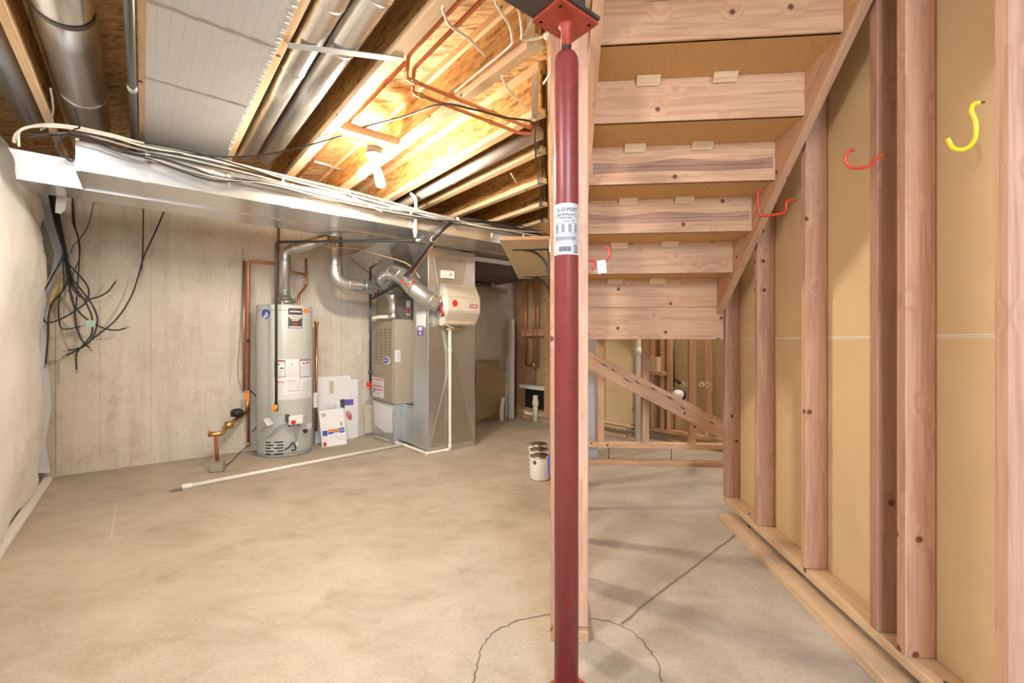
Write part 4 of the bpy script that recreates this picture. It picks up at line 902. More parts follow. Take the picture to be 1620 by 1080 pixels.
# black gas pipe in front of the heater
g1 = pv(437, 560, 4.60); ug = uv(g1)[0]; zg1 = pv(437, 383, 4.60).z; zg0 = pv(434, 640, 4.60).z
e1 = pd(655, 380, 3.95)
s = MB().tube(rnd([W(ug, 4.60, zg0), W(ug, 4.60, zg1), e1, e1 + Vector((0, 0, 0.001))][:3], 0.03), 0.0125, 14).build('gas_pipe', 'iron'); T(s, 'dark gas pipe dropping in front of the water heater', 'pipe')
MB().lathe(W(ug, 4.60, zg0 - 0.03), [(0.0, -0.03), (0.02, -0.03), (0.02, 0.03), (0, 0.03)], 12).build('shutoff_valve', 'brass', s)
MB().box((-0.035, -0.012, -0.02), (0.0, 0.0, 0.03), Matrix.Translation(W(ug - 0.01, 4.58, zg0 - 0.03)) @ Matrix.Rotation(A, 4, 'Z')).build('valve_handle', 'orange', s)
top_ = pv(657, 306, 3.35)
s = MB().tube(rnd([e1 + Vector((0.02, 0.0, 0)), e1 + Vector((0.075, 0.0, 0)), Vector((e1.x + 0.075, e1.y - 0.0, 0)) + UP * 2.03], 0.02), 0.014, 14).build('gas_pipe', 'cable_grey'); T(s, 'grey gas pipe turning up to the trunk duct', 'pipe')
s = MB().tube([pv(657, 376, 3.42), pv(658, 318, 3.42), pv(654, 310, 3.44), pv(650, 306, 3.47)], 0.014, 14, 3).build('gas_pipe', 'cable_grey'); T(s, 'grey pipe riser fixed on the trunk duct face', 'pipe')
MB().lathe(pv(657, 366, 3.42), [(0.014, -0.02), (0.02, -0.016), (0.02, 0.016), (0.014, 0.02)], 14).build('coupling', 'cable_grey', s)
# water meter set left of the heater
mt_ = thing('water_meter', 'brass water meter set on bent copper rising from the floor', 'valve', pz(345, 745, 0))
A0 = pd(345, 712, 4.36); 
P = [pd(342, 742, 4.28), pd(341, 725, 4.30), pd(339, 705, 4.38)]
P[0] = pz(344, 742, 0); P[0].z = 0.06
MB().tube([P[0], P[0] + UP * 0.2 + D1 * 0.02 - D2 * 0.01, P[0] + UP * 0.24], 0.016, 14).build('riser_pipe', 'copper', mt_)
tp_ = P[0] + UP * 0.25; q2 = W(ul + 0.0, 5.15, 0.42)
MB().tube([tp_ - D2 * 0.05, tp_ + D2 * 0.03, tp_.lerp(q2, 0.25)], 0.022, 14, 3).build('elbow', 'brass', mt_)
MB().tube([tp_ - D2 * 0.07, tp_ - D2 * 0.02], 0.014, 12).tube([tp_ - D2 * 0.06 - UP * 0.02, tp_ - D2 * 0.06 + UP * 0.04], 0.008, 10).build('valve_handle', 'copper', mt_)
MB().tube([tp_.lerp(q2, 0.2), tp_.lerp(q2, 0.95)], 0.02, 14, radii=None).build('meter_pipe', 'brass', mt_)
MB().lathe(tp_.lerp(q2, 0.35), [(0, -0.03), (0.035, -0.03), (0.04, 0), (0.035, 0.03), (0, 0.03)], 20).build('meter_body', 'brass', mt_)
MB().lathe(tp_.lerp(q2, 0.62) + UP * 0.06, [(0, -0.035), (0.05, -0.035), (0.056, 0.0), (0.05, 0.02), (0.03, 0.035), (0, 0.038)], 24).build('meter_cap', 'black', mt_)
MB().tube([q2, q2 + UP * 0.12], 0.02, 14).build('union', 'brass', mt_)
MB().box((-0.03, -0.03, 0.1), (0.012, -0.01, 0.18), Matrix.Translation(q2) @ Matrix.Rotation(A, 4, 'Z')).build('valve_lever', 'orange', mt_)
b0 = pz(344, 745, 0)
MB().box((-0.055, -0.045, 0.0), (0.055, 0.045, 0.085), Matrix.Translation(Vector((b0.x, b0.y, 0))) @ Matrix.Rotation(A - 0.3, 4, 'Z')).build('drain_box', 'galv_dull', mt_, bevel=0.01)
MB().tube([b0 + UP * 0.03 + D2 * 0.05, pz(368, 728, 0.01), pz(380, 715, 0.01), W(ul, 5.15, 0.07)], 0.004, 8, 5).build('ground_wire', 'black', mt_)
s = MB().tube([W(ul + 0.03, 5.16, 0.62), W(ul + 0.10, 5.15, 0.5), W(ul + 0.11, 5.15, 0.32), W(ul + 0.04, 5.16, 0.2)], 0.005, 8, 6).build('cable', 'black'); T(s, 'black wire looping beside the copper pipe low down', 'cable')
s = MB().tube([W(ul - 0.03, 5.235, 2.05), W(ul - 0.03, 5.235, 1.85), W(ul - 0.05, 5.23, 1.2), W(ul - 0.07, 5.235, 0.8), W(ul - 0.03, 5.23, 0.6)], 0.004, 8, 6).build('cable', 'cable_grey'); T(s, 'thin grey wire running down beside the tall copper pipe', 'cable')

# ================================================================== LEANING SHEETS AND BOX
def leaning(name, label, cat, corners, thick, mat, group=None, parts=None):
    s = MB().prism(corners, D1 * thick).build(name, mat); return T(s, label, cat, group)
cs = [pv(x, y, 5.16) for x, y in ((499, 597), (557, 594), (560, 688), (499, 699))]
cs[2].z = cs[3].z = 0.0
sh = leaning('foam_sheet', 'white panel with purple and pink pictures behind the boxed product', 'panel', [cs[0] + D1 * 0.05, cs[1] + D1 * 0.05, cs[2], cs[3]], 0.012, 'paper')
cs2 = [pv(x, y, 5.20) for x, y in ((540, 598), (566, 600), (566, 684), (540, 690))]; cs2[2].z = cs2[3].z = 0
leaning('foam_sheet', 'plain white panel edge sticking out right of the pictured one', 'panel', cs2, 0.014, 'paper')
def pt_panel(x, y, dv=-0.004): 
    t = (y - 594) / 95.0; return pv(x, y, 5.16 + 0.05 * (1 - t) + dv)
def patch4(pts, mat, name, parent, th_=0.001):
    return MB().prism(pts, -D1 * th_).build(name, mat, parent)
patch4([pt_panel(x, y) for x, y in ((545, 632), (559, 631), (559, 640), (545, 641))], 'purple', 'printed_panel', sh)
patch4([pt_panel(x, y) for x, y in ((538, 632), (545, 631), (545, 646), (539, 647))], 'ink', 'printed_panel', sh)
patch4([pt_panel(x, y) for x, y in ((548, 652), (553, 650), (557, 658), (556, 665), (551, 663), (548, 657))], 'pink', 'picture', sh)
patch4([pt_panel(x, y, -0.0055) for x, y in ((548, 650), (551, 649), (554, 655), (552, 658))], 'gold', 'picture', sh)
patch4([pt_panel(x, y) for x, y in ((521, 602), (528, 602), (528, 622), (521, 622))], 'cardboard', 'tape_strip', sh)
for tx_, px_ in (('S', 519.5), ('1D', 527.5)):
    g = MB(); text_flat(g, tx_, 0.055, pt_panel(px_, 643.5, -0.003), D2, UP); g.build('lettering', 'grey_print', sh)
# product box
bx_c = [(504, 650), (543, 645), (549, 692), (510, 699)]
vb_ = 4.92
B = [pv(504, 650, vb_ + 0.09), pv(543, 645, vb_ + 0.09), pv(549, 694, vb_), pv(510, 699.5, vb_)]
dz = min(B[2].z, B[3].z); 
for k in (2, 3): B[k].z = 0.0
bxo = MB().prism(B, D1 * 0.05 + UP * 0.0).build('product_box', 'white'); T(bxo, 'white cardboard product box with a blue and orange band', 'box')
def bxp(s, t, off=0.0012):
    top_ = B[0].lerp(B[1], s); bot = B[3].lerp(B[2], s); return top_.lerp(bot, t) - D1 * off
def bpatch(s0, s1, t0, t1, mat, name, off=0.0012): return MB().prism([bxp(s0, t0, off), bxp(s1, t0, off), bxp(s1, t1, off), bxp(s0, t1, off)], -D1 * 0.0006).build(name, mat, bxo)
bpatch(0.06, 0.26, 0.56, 0.70, 'blue', 'printed_band'); bpatch(0.28, 0.74, 0.54, 0.61, 'orange', 'printed_band'); bpatch(0.28, 0.74, 0.615, 0.67, 'blue', 'printed_band'); bpatch(0.75, 0.95, 0.53, 0.67, 'blue', 'printed_band')
bpatch(0.05, 0.17, 0.87, 0.98, 'red', 'red_mark'); bpatch(0.80, 0.90, 0.37, 0.48, 'gold', 'small_picture'); bpatch(0.09, 0.26, 0.08, 0.18, 'grey_print', 'small_print')
bpatch(0.5, 0.95, 0.76, 0.775, 'grey_print', 'small_print'); bpatch(0.65, 0.95, 0.83, 0.842, 'grey_print', 'small_print'); bpatch(0.48, 0.74, 0.64, 0.668, 'paper', 'white_word', 0.002)
g = MB(); ex = (B[2] - B[3]).normalized(); ey = (B[0] - B[3]).normalized()
text_flat(g, 'O', 0.04, bxp(0.85, 0.60, 0.002), ex, ey); g.build('lettering', 'paper', bxo)
s = MB().prism([pv(x, y, 5.2) for x, y in ((575, 640), (594, 638), (594, 682), (577, 686))], D1 * 0.012).build('cardboard_piece', 'cardboard'); T(s, 'small tan cardboard piece leaning between panels and furnace', 'cardboard')
q = uv(pv(585, 686, 5.2)); 

# ================================================================== FURNACE
UF = 2.11; VF = 4.577
fu = thing('furnace', 'tan gas furnace with louvred front standing on a metal base', 'furnace', W(UF + 0.3, VF + 0.3, 0), rot=A)
ZB = 0.43; ZC = 1.35
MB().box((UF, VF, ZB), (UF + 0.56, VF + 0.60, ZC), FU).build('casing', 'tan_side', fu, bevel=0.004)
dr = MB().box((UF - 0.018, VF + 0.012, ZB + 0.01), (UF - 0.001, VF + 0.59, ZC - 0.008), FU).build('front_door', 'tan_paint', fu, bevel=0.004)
vmap = lambda px: uv(pu(px, 540, UF - 0.018))[1]
def zF(py, px): return pu(px, py, UF - 0.018).z
for i in range(11):
    for k in range(4):
        v0 = VF + 0.055 + k * 0.125; z0 = 1.258 - i * 0.034
        g = MB().prism([W(UF - 0.019, v0, z0), W(UF - 0.019, v0 + 0.078, z0), W(UF - 0.030, v0 + 0.066, z0 - 0.013), W(UF - 0.030, v0 + 0.012, z0 - 0.013)], (0, 0, -0.002))
        g.build('louvre', 'tan_paint', dr)
        MB().box((UF - 0.0195, v0 + 0.006, z0 - 0.016), (UF - 0.0182, v0 + 0.072, z0 - 0.003), FU).build('louvre_slot', 'black_hole', dr)
MB().box((UF - 0.0195, VF + 0.015, 0.86), (UF - 0.0175, VF + 0.588, 0.863), FU).build('door_seam', 'black', dr)
def ell(c, ex, ey, rx, ry, t, mat, name, parent, n=28):
    ex = norm(ex); ey = norm(ey); return MB().prism([c + ex * rx * math.cos(2 * math.pi * i / n) + ey * ry * math.sin(2 * math.pi * i / n) for i in range(n)], ex.cross(ey) * t).build(name, mat, parent)
cL = W(UF - 0.019, VF + 0.16, 0.90)
bd = ell(cL, -D1, UP, 0.10, 0.045, 0.002, 'white', 'maker_badge', dr)
ell(W(UF - 0.0215, VF + 0.18, 0.90), -D1, UP, 0.058, 0.034, 0.001, 'blue', 'badge_disc', dr)
g = MB(); quad(g, W(UF - 0.0225, VF + 0.18, 0.90), -D1, UP, 0.06, 0.016, 0.0008); g.build('badge_lettering', 'paper', dr)
g = MB(); quad(g, W(UF - 0.019, VF + 0.40, 0.585), -D1, UP, 0.32, 0.22, 0.001); wl = g.build('warning_label', 'paper', dr)
MB().box((UF - 0.0215, VF + 0.27, 0.665), (UF - 0.0202, VF + 0.53, 0.685), FU).box((UF - 0.0215, VF + 0.27, 0.55), (UF - 0.0202, VF + 0.53, 0.558), FU).build('red_print', 'red', wl) if False else None
g = MB()
for z in (0.675, 0.60, 0.56): quad(g, W(UF - 0.0205, VF + 0.40, z), -D1, UP, 0.28, 0.012, 0.0006)
g.build('red_print', 'red', dr)
g = MB()
for z in (0.645, 0.63, 0.615, 0.58, 0.53, 0.515, 0.50): quad(g, W(UF - 0.0205, VF + 0.42, z), -D1, UP, 0.2, 0.005, 0.0006)
g.build('print', 'grey_print', dr)
# barcode sticker on the side
q = pv(629, 563, VF - 0.001); bs = MB(); quad(bs, q, D2, UP, 0.065, 0.125, 0.001); bs.build('barcode_sticker', 'paper', fu)
g = MB()
for k in range(12): quad(g, q - D1 * 0.001 + D2 * 0.012 + UP * (-0.045 + k * 0.008), D2, UP, 0.024, random.choice((0.003, 0.005)), 0.0006)
for k in range(4): quad(g, q - D1 * 0.001 - D2 * 0.016 + UP * (-0.03 + k * 0.02), D2, UP, 0.004, 0.015, 0.0006)
g.build('print', 'grey_print', fu)
MB().box((UF - 0.01, VF + 0.0, 0.0), (UF + 0.55, VF + 0.6, ZB), FU).build('base_plenum', 'galv', fu, bevel=0.004)
g = MB(); fpoly = [W(UF - 0.0125, VF + a_, z) for a_, z in ((0.03, 0.40), (0.55, 0.41), (0.50, 0.14), (0.22, 0.10), (0.04, 0.12))]; g.prism(fpoly, -D2 * 0.004); g.build('filter', 'paper', fu)
g = MB(); g.box((UF + 0.30, VF - 0.006, 0.02), (UF + 0.31, VF, 0.42), FU); g.box((UF + 0.03, VF - 0.004, 0.02), (UF + 0.04, VF, 0.42), FU); g.build('plenum_seam', 'galv', fu)
# boot between base and return drop
# supply plenum
MB().box((UF + 0.03, VF + 0.03, ZC), (UF + 0.53, VF + 0.57, 1.86), FU).build('supply_plenum', 'galv_dull', fu, bevel=0.003)
q = pv(646, 487, VF + 0.028); g = MB(); quad(g, q, D2, UP, 0.05, 0.16, 0.001); g.build('sticker', 'paper', fu)
g = MB(); quad(g, q - D1 * 0.0012 - UP * 0.03, D2, UP, 0.045, 0.07, 0.0006); g.build('sticker_print', 'pink', fu)
# inducer flue on top
fr_ = W(ue_, va_, zhz - 0.03)
g = MB().tube(rnd([W(ue_ - 0.005, va_, zhz - 0.06), W(ue_ + 0.035, va_ + 0.03, zhz - 0.16), W(ue_ + 0.035, va_ + 0.03, ZC)], 0.05), 0.052, 24); g.build('flue_pipe', 'galv_duct', fu)
MB().lathe(W(ue_ + 0.035, va_ + 0.03, ZC), [(0.05, 0.0), (0.065, 0.01), (0.055, 0.06), (0.05, 0.07)], 24).build('flue_collar', 'galv', fu)
MB().tube([W(ue_ - 0.10, VF + 0.3, ZC + 0.02), W(ue_ - 0.06, VF + 0.2, ZC + 0.03), W(ue_ + 0.01, VF + 0.12, ZC + 0.03)], 0.02, 12, 4).build('top_fitting', 'pvc', fu)
MB().box((UF - 0.045, VF + 0.60, 1.12), (UF + 0.02, VF + 0.64, 1.20), FU).build('switch_box', 'white', fu)

# transition between the plenum and the trunk
lo = [W(UF + 0.03, VF + 0.03, 1.86), W(UF + 0.53, VF + 0.03, 1.86), W(UF + 0.53, VF + 0.57, 1.86), W(UF + 0.03, VF + 0.57, 1.86)]
hi = [W(UF - 0.35, VT3 - 0.2, ZT - 0.003), W(UF + 0.45, VT3 - 0.2, ZT - 0.003), W(UF + 0.45, VF + 0.4, ZT - 0.003), W(UF - 0.35, VF + 0.4, ZT - 0.003)]
g = MB(); g.add(lo + hi, [(0, 1, 5, 4), (1, 2, 6, 5), (2, 3, 7, 6), (3, 0, 4, 7), (0, 3, 2, 1), (4, 5, 6, 7)]); s = g.build('duct_transition', 'galv_duct', bevel=0.002); T(s, 'tapered sheet metal transition between the furnace plenum and trunk duct', 'duct')

# return drop
ud0, ud1, vd0, vd1 = 2.185, 2.745, 3.975, 4.29
rd = thing('return_duct', 'tall rectangular galvanised return duct right of the furnace', 'duct', W((ud0 + ud1) / 2, (vd0 + vd1) / 2, 0), rot=A)
MB().box((ud0, vd0, 0.0), (ud1, vd1, ZT - 0.01), FU).build('duct_body', 'galv', rd, bevel=0.003)
g = MB()
g.prism([W(ud0 + 0.02, vd0 - 0.002, 0.06), W(ud1 - 0.02, vd0 - 0.002, 0.06), W(ud0 + 0.28, vd0 - 0.006, 1.02)], D1 * 0.004)
g.build('cross_break', 'galv_dull', rd)
g = MB(); g.prism([W(ud0 + 0.06, vd0 - 0.003, 1.98), W(ud1 - 0.10, vd0 - 0.003, 1.98), W(ud1 - 0.18, vd0 - 0.006, 1.55), W(ud0 + 0.13, vd0 - 0.006, 1.55)], D1 * 0.004); g.build('duct_panel', 'galv_dull', rd)
MB().box((ud0 - 0.004, vd0 - 0.004, 1.96), (ud1 + 0.004, vd1, 2.0), FU).build('seam', 'galv_duct', rd)
MB().box((ud0 + 0.0, vd1, 0.03), (ud0 + 0.5, VF - 0.001, 0.41), FU).build('boot', 'galv', rd, bevel=0.003)
MB().box((ud0 + 0.05, VF - 0.30 + 0.0, 0.41), (ud0 + 0.06, VF, 0.415), FU).build('boot_seam', 'galv', rd)
# stickers on its left face
g = MB(); q = pu(666, 505, ud0 - 0.001); quad(g, q, -D1, UP, 0.20, 0.16, 0.001); g.build('sticker', 'paper', rd)
g = MB(); q2_ = pu(665, 523, ud0 - 0.001); quad(g, q2_, -D1, UP, 0.12, 0.10, 0.001); g.build('sticker', 'purple', rd)
g = MB(); quad(g, q2_ - D2 * 0.0012 + UP * 0.02, -D1, UP, 0.08, 0.035, 0.0008); quad(g, q2_ - D2 * 0.0012 - UP * 0.025, -D1, UP, 0.03, 0.03, 0.0008); g.build('sticker_print', 'paper', rd)
# thermostat-like control
q = pv(707, 434.5, vd0 - 0.002); ctl = MB().box((-0.075, -0.03, -0.04), (0.075, 0.0, 0.04), Matrix.Translation(q) @ Matrix.Rotation(A, 4, 'Z')).build('humidistat', 'white', bevel=0.004); T(ctl, 'small white humidistat on the return duct above the humidifier', 'control')
MB().lathe(q - D1 * 0.03 + D2 * 0.02, [(0.0, 0.006), (0.012, 0.006), (0.014, 0.0)], 16, axis=-D1).build('dial', 'grey_print', ctl)

# humidifier
hu = thing('humidifier', 'beige bypass humidifier with a red round emblem on the return duct', 'humidifier', W(2.45, vd0 - 0.1, 1.27), rot=A)
h0, h1 = 2.30, 2.67; vf = 3.785; z0, z1 = 1.265, 1.68
g = MB().box((h0, vf + 0.06, z0 + 0.01), (h1 - 0.01, vd0, z1 - 0.01), FU); g.build('housing', 'beige_dark', hu, bevel=0.01)
prof = [(vf + 0.15, z0), (vf + 0.095, z0), (vf, z0 + 0.135), (vf, z0 + 0.285), (vf + 0.085, z1), (vf + 0.15, z1)]
g = MB(); g.prism([W(h0 - 0.01, a_, b_) for a_, b_ in prof], D2 * (h1 - h0 + 0.02)); cov = g.build('cover', 'beige', hu, bevel=0.006)
for z in (z0 + 0.145, z0 + 0.28): MB().box((h0 - 0.008, vf - 0.002, z), (h1 + 0.008, vf + 0.01, z + 0.005), FU).build('cover_groove', 'beige_dark', cov)
ell(W(h0 + 0.075, vf - 0.0005, z0 + 0.22), D2, UP, 0.030, 0.033, 0.003, 'red', 'round_emblem', cov)
g = MB(); quad(g, W(h1 - 0.075, vf - 0.0005, z0 + 0.20), D2, UP, 0.095, 0.036, 0.0015); g.build('name_plate', 'plate_red', cov)
g = MB(); [quad(g, W(h1 - 0.107 + 0.0125 * k, vf - 0.002, z0 + 0.20), D2, UP, 0.007, 0.016, 0.001) for k in range(6)]; g.build('plate_lettering', 'paper', cov)
MB().lathe(W(h0 + 0.005, vf + 0.11, 1.46), [(0.088, -0.05), (0.092, -0.045), (0.092, 0.0), (0.08, 0.01)], 28, axis=D2).build('duct_collar', 'white', hu)
g = MB(); C2 = W(h0 - 0.012, vf + 0.11, 1.46)
for k in range(5): g.tube([W(h0 - 0.03, vf + 0.03 + 0.012 * k, 1.36 + 0.05 * (k % 2)), W(h0 - 0.06, vf + 0.02 + 0.01 * k, 1.42 + 0.02 * k)], 0.006, 8)
g.build('red_lettered_tape', 'red', hu)
MB().tube([W(h0 + 0.02, vf + 0.06, z0 - 0.035), W(h0 + 0.2, vf + 0.07, z0 - 0.035), W(h0 + 0.2, vf + 0.1, z0 + 0.01)], 0.008, 10).build('water_feed', 'brass', hu)
MB().tube([W(h0 - 0.01, vf + 0.05, 1.62), W(h0 - 0.02, vf + 0.03, 1.45), W(h0 + 0.0, vf + 0.05, 1.29), W(h0 + 0.1, vf + 0.06, 1.24)], 0.005, 8, 6).build('feed_tube', 'cable_white', hu)
# bypass duct from the plenum to the humidifier
PB = [pd(612, 468, 4.75), pd(603, 436, 4.62), pd(622, 424, 4.5), pd(648, 437, 4.42), pd(672, 462, 4.38), pd(693, 487, 4.36)]
PB[0] = W(UF + 0.12, VF + 0.12, 1.62)
PB = [W(UF + 0.12, VF + 0.14, 1.64), pd(609, 442, 4.68), pd(622, 432, 4.52), pd(640, 440, 4.42), pd(662, 462, 4.36), W(h0 - 0.05, vf + 0.11, 1.475)]
bp_ = MB().tube(PB, 0.083, 32, 6).build('bypass_duct', 'galv'); T(bp_, 'fat round bypass duct arching from the furnace into the humidifier', 'duct')
full = bp_
def catm(pts, t):
    i = min(int(t * (len(pts) - 1)), len(pts) - 2); f = t * (len(pts) - 1) - i
    p0 = pts[max(i - 1, 0)]; p1 = pts[i]; p2 = pts[i + 1]; p3 = pts[min(i + 2, len(pts) - 1)]
    return 0.5 * ((2 * p1) + (p2 - p0) * f + (2 * p0 - 5 * p1 + 4 * p2 - p3) * f * f + (3 * p1 - p0 - 3 * p2 + p3) * f ** 3)
for t in (0.22, 0.42, 0.56, 0.72, 0.90):
    c = catm(PB, t); ax = catm(PB, min(1, t + 0.02)) - catm(PB, t - 0.02)
    MB().lathe(c, [(0.083, -0.008), (0.087, -0.004), (0.087, 0.004), (0.083, 0.008)], 32, axis=ax).build('joint_ring', 'galv', bp_)
c = catm(PB, 0.70); ax = (catm(PB, 0.74) - catm(PB, 0.66)).normalized()
def around(c, ax, r, a0, a1, h0_, h1_, mat, name, parent, n=10):
    tocam = (CAM - c); tocam = (tocam - ax * tocam.dot(ax)).normalized(); sd = ax.cross(tocam); vs = []
    for i in range(n + 1):
        a_ = a0 + (a1 - a0) * i / n; d = tocam * math.cos(a_) + sd * math.sin(a_)
        vs += [c + ax * h0_ + d * r, c + ax * h1_ + d * r]
    return MB().add(vs, [(2 * i, 2 * i + 1, 2 * i + 3, 2 * i + 2) for i in range(n)]).build(name, mat, parent)
around(c, ax, 0.0855, -0.9, 1.0, -0.06, 0.07, 'galv_duct', 'sticker', bp_)
around(c, ax, 0.0865, -0.8, -0.2, 0.03, 0.05, 'red', 'sticker_print', bp_); around(c, ax, 0.0865, 0.1, 0.9, -0.05, -0.035, 'red', 'sticker_print', bp_); around(c, ax, 0.0865, -0.1, 0.7, 0.02, 0.035, 'red', 'sticker_print', bp_)
# black damper/strap under the bypass
s = MB().board(pd(590, 471, 4.66), pd(632, 448, 4.50), 0.06, 0.02, D1).build('insulated_strip', 'black'); T(s, 'black rubbery strip under the bypass duct', 'strip')
g = MB().lathe(pd(596, 463, 4.55), [(0, -0.02), (0.028, -0.015), (0.028, 0.015), (0, 0.02)], 16, axis=D2).build('damper_motor', 'black'); T(g, 'small round black and red fitting left of the bypass duct', 'fitting')
MB().lathe(pd(594, 461, 4.50), [(0, -0.004), (0.014, -0.004), (0.014, 0.004), (0, 0.004)], 14, axis=D2).build('red_face', 'red', g)
# refrigerant line set
s = MB().tube([pd(641, 437, 4.35), pd(652, 424, 4.15), pd(668, 402, 3.9), pd(684, 380, 3.72), pd(698, 364, 3.62), pv(712, 353, 3.385), pv(722, 348, 3.38), pv(745, 348, 3.38), pv(790, 356, 3.39), pv(835, 366, 3.39), pv(868, 376, 3.39)], 0.019, 16, 6).build('refrigerant_line', 'insulation_dark'); T(s, 'black insulated refrigerant line rising from the furnace then running right', 'pipe')
MB().tube([pd(684, 380, 3.72), pd(689, 374.3, 3.686)], 0.0215, 16).build('tape_band', 'paper', s)
MB().lathe(pv(723, 348, 3.38), [(0.02, -0.015), (0.026, -0.01), (0.026, 0.01), (0.02, 0.015)], 16, axis=D2).build('clamp', 'cable_white', s)
s = MB().tube([pd(650, 437, 4.2), pd(661, 422, 4.0), pd(673, 405, 3.84), pd(684, 390, 3.73)], 0.006, 10, 6).build('liquid_line', 'copper'); T(s, 'thin reddish copper line beside the black refrigerant line', 'pipe')
# orange low-voltage wire
s = MB().tube([pd(498, 384, 4.3), pd(520, 391, 4.3), pd(562, 393, 4.3), pd(600, 403, 4.3), pd(640, 415, 4.25), pd(656, 428, 4.2), pd(664, 440, 4.2)], 0.004, 8, 6).build('cable', 'cable_tan'); T(s, 'thin tan thermostat wire sagging above the bypass duct', 'cable')
# gas pipe left of the furnace
vx = 4.95; q = uv(pv(586, 480, vx))
zt_ = pv(586, 385, vx).z; zb_ = pv(586, 605, vx).z
s = MB().tube([W(q[0], vx, zb_), W(q[0], vx, 2.05)], 0.013, 14).build('gas_pipe', 'iron'); T(s, 'dark gas pipe standing just left of the furnace front', 'pipe')
MB().lathe(W(q[0], vx, zb_ + 0.12), [(0.013, -0.03), (0.022, -0.025), (0.022, 0.025), (0.013, 0.03)], 14).build('union', 'iron', s)
MB().box((-0.05, -0.02, -0.025), (0.01, 0.0, 0.025), Matrix.Translation(W(q[0], vx - 0.01, zb_ - 0.02)) @ Matrix.Rotation(A, 4, 'Z')).build('valve_handle', 'red', s)
MB().tube([W(q[0], vx, zb_), W(q[0], vx, zb_ - 0.14), W(q[0] + 0.04, vx - 0.03, zb_ - 0.08)], 0.007, 8).build('drip_leg', 'black', s)
s = MB().lathe(W(q[0] + 0.0, 4.7, 1.98), [(0.06, -0.03), (0.075, 0.0), (0.075, 0.06)], 20).build('duct_takeoff', 'galv'); T(s, 'round metal takeoff stub under the trunk duct above the furnace pipe', 'duct')

# condensate pipes
r = 0.0155; gp = [pz(290, 770, r), pz(638, 703, r)]
s = MB().tube([gp[0], gp[1]], r, 14).build('condensate_pipe', 'pvc'); T(s, 'long white plastic pipe lying across the floor in front of the heater', 'pipe')
d_ = (gp[1] - gp[0]).normalized(); MB().lathe(gp[0], [(0.0, -0.01), (r + 0.005, -0.01), (r + 0.005, 0.05), (r, 0.055)], 14, axis=d_).build('end_coupling', 'white', s)
c1 = W(ud0 - 0.035, VF + 0.0, r); cc = W(ud0 - 0.03, vd0 - 0.03, r)
c0_ = pz(593, 691, r); v_ = pv(712, 700, vd0 - 0.03); uv_ = uv(v_)[0]
s = MB().tube(rnd([W(uv(c0_)[0], 5.0, r + 0.001), gp[1] + UP * 0.0 + D1 * 0.01, cc, W(uv_, vd0 - 0.03, r), W(uv_, vd0 - 0.03, 1.0), W(uv_ - 0.02, vd0 - 0.06, 1.25)], 0.02, 4), r, 14).build('condensate_pipe', 'pvc'); T(s, 'white plastic pipe wrapping the return duct foot and rising to the humidifier', 'pipe')
for c, ax in ((W(uv_, vd0 - 0.03, 0.05), UP), (W(uv_, vd0 - 0.03, 1.02), UP), (W(uv_ - 0.03, vd0 - 0.03, r), D2), (cc, D2)):
    MB().lathe(c, [(r, -0.02), (r + 0.004, -0.018), (r + 0.004, 0.018), (r, 0.02)], 14, axis=ax).build('pipe_fitting', 'pvc', s)
s = MB().lathe(pz(280, 775, 0), [(0, 0.0015), (0.03, 0.0012), (0.05, 0.0)], 10).build('drain_debris', 'joint'); T(s, 'patch of brown grit at the open end of the long white pipe', 'debris')

# ================================================================== BEYOND THE FURNACE
db = MB().box((2.95, 4.35, 1.93), (4.0, 5.22, 2.05), FU).build('duct_panel_box', 'steel_dark'); T(db, 'dark flat panel under the ceiling behind the return duct', 'panel')
s = MB().tube([W(2.9, 5.15, 1.88), W(4.1, 5.15, 1.84)], 0.035, 16).build('waste_pipe', 'pvc_grey'); T(s, 'grey waste pipe high along the rear wall behind the shelf', 'pipe')
MB().tube([W(3.85, 5.15, 1.86), W(3.85, 5.15, 2.0)], 0.036, 16).build('pipe_branch', 'pvc_grey', s)
pts = [(754.5, 569), (780, 574), (800.5, 587), (804, 607), (801.5, 627), (789.5, 649), (756, 664), (750, 663)]
P_ = [pv(x, y, 5.12) for x, y in pts]; lo_ = min(p_.z for p_ in P_); P_ = [p_ - UP * lo_ for p_ in P_]
s = MB().prism(P_, D1 * 0.018).build('tan_board', 'tan_board', bevel=0.003); T(s, 'tan board with one rounded side leaning on the rear wall', 'board')
P_ = [pv(x, y, 5.2) for x, y in ((758, 569), (791.5, 569), (791.5, 650), (758, 656))]; lo_ = min(p_.z for p_ in P_); P_[2].z = P_[3].z = 0
s = MB().prism(P_, D1 * 0.015).build('tan_board', 'tan_board'); T(s, 'square cornered tan board behind the rounded one', 'board')
q0 = pv(809, 655, 5.05); s = MB().board(W(*uv(q0)[:2], 0.0), pv(810, 505, 5.05), 0.055, 0.055, D2).build('trim_stick', 'white'); T(s, 'upright pale stick leaning in the dark rear corner', 'stick')
q0 = pv(799, 652, 5.1); s = MB().board(W(*uv(q0)[:2], 0.0), pv(807, 508, 5.13), 0.03, 0.03, D2).build('trim_stick', 'drywall_white'); T(s, 'thinner pale stick leaning left of the upright one', 'stick')
UP4 = 4.30
def far_stud(v, label, z0=0.13, z1=ZJ, u=UP4, w_=0.038, mt='pine'):
    s = MB().board(W(u + 0.045, v, z0), W(u + 0.045, v, z1), w_, 0.089, D1).build('wall_stud', mt); return T(s, label, 'stud', 'studs of the far plumbing wall')
va1 = uv(pu(821, 560, UP4))[1]; va2 = uv(pu(863, 560, UP4))[1]
far_stud(va1, 'wide dark stud at the rear corner of the plumbing wall', w_=0.11, mt='pine_dark'); far_stud(va2, 'stud right of the shower valve seen past the shelf', w_=0.06)
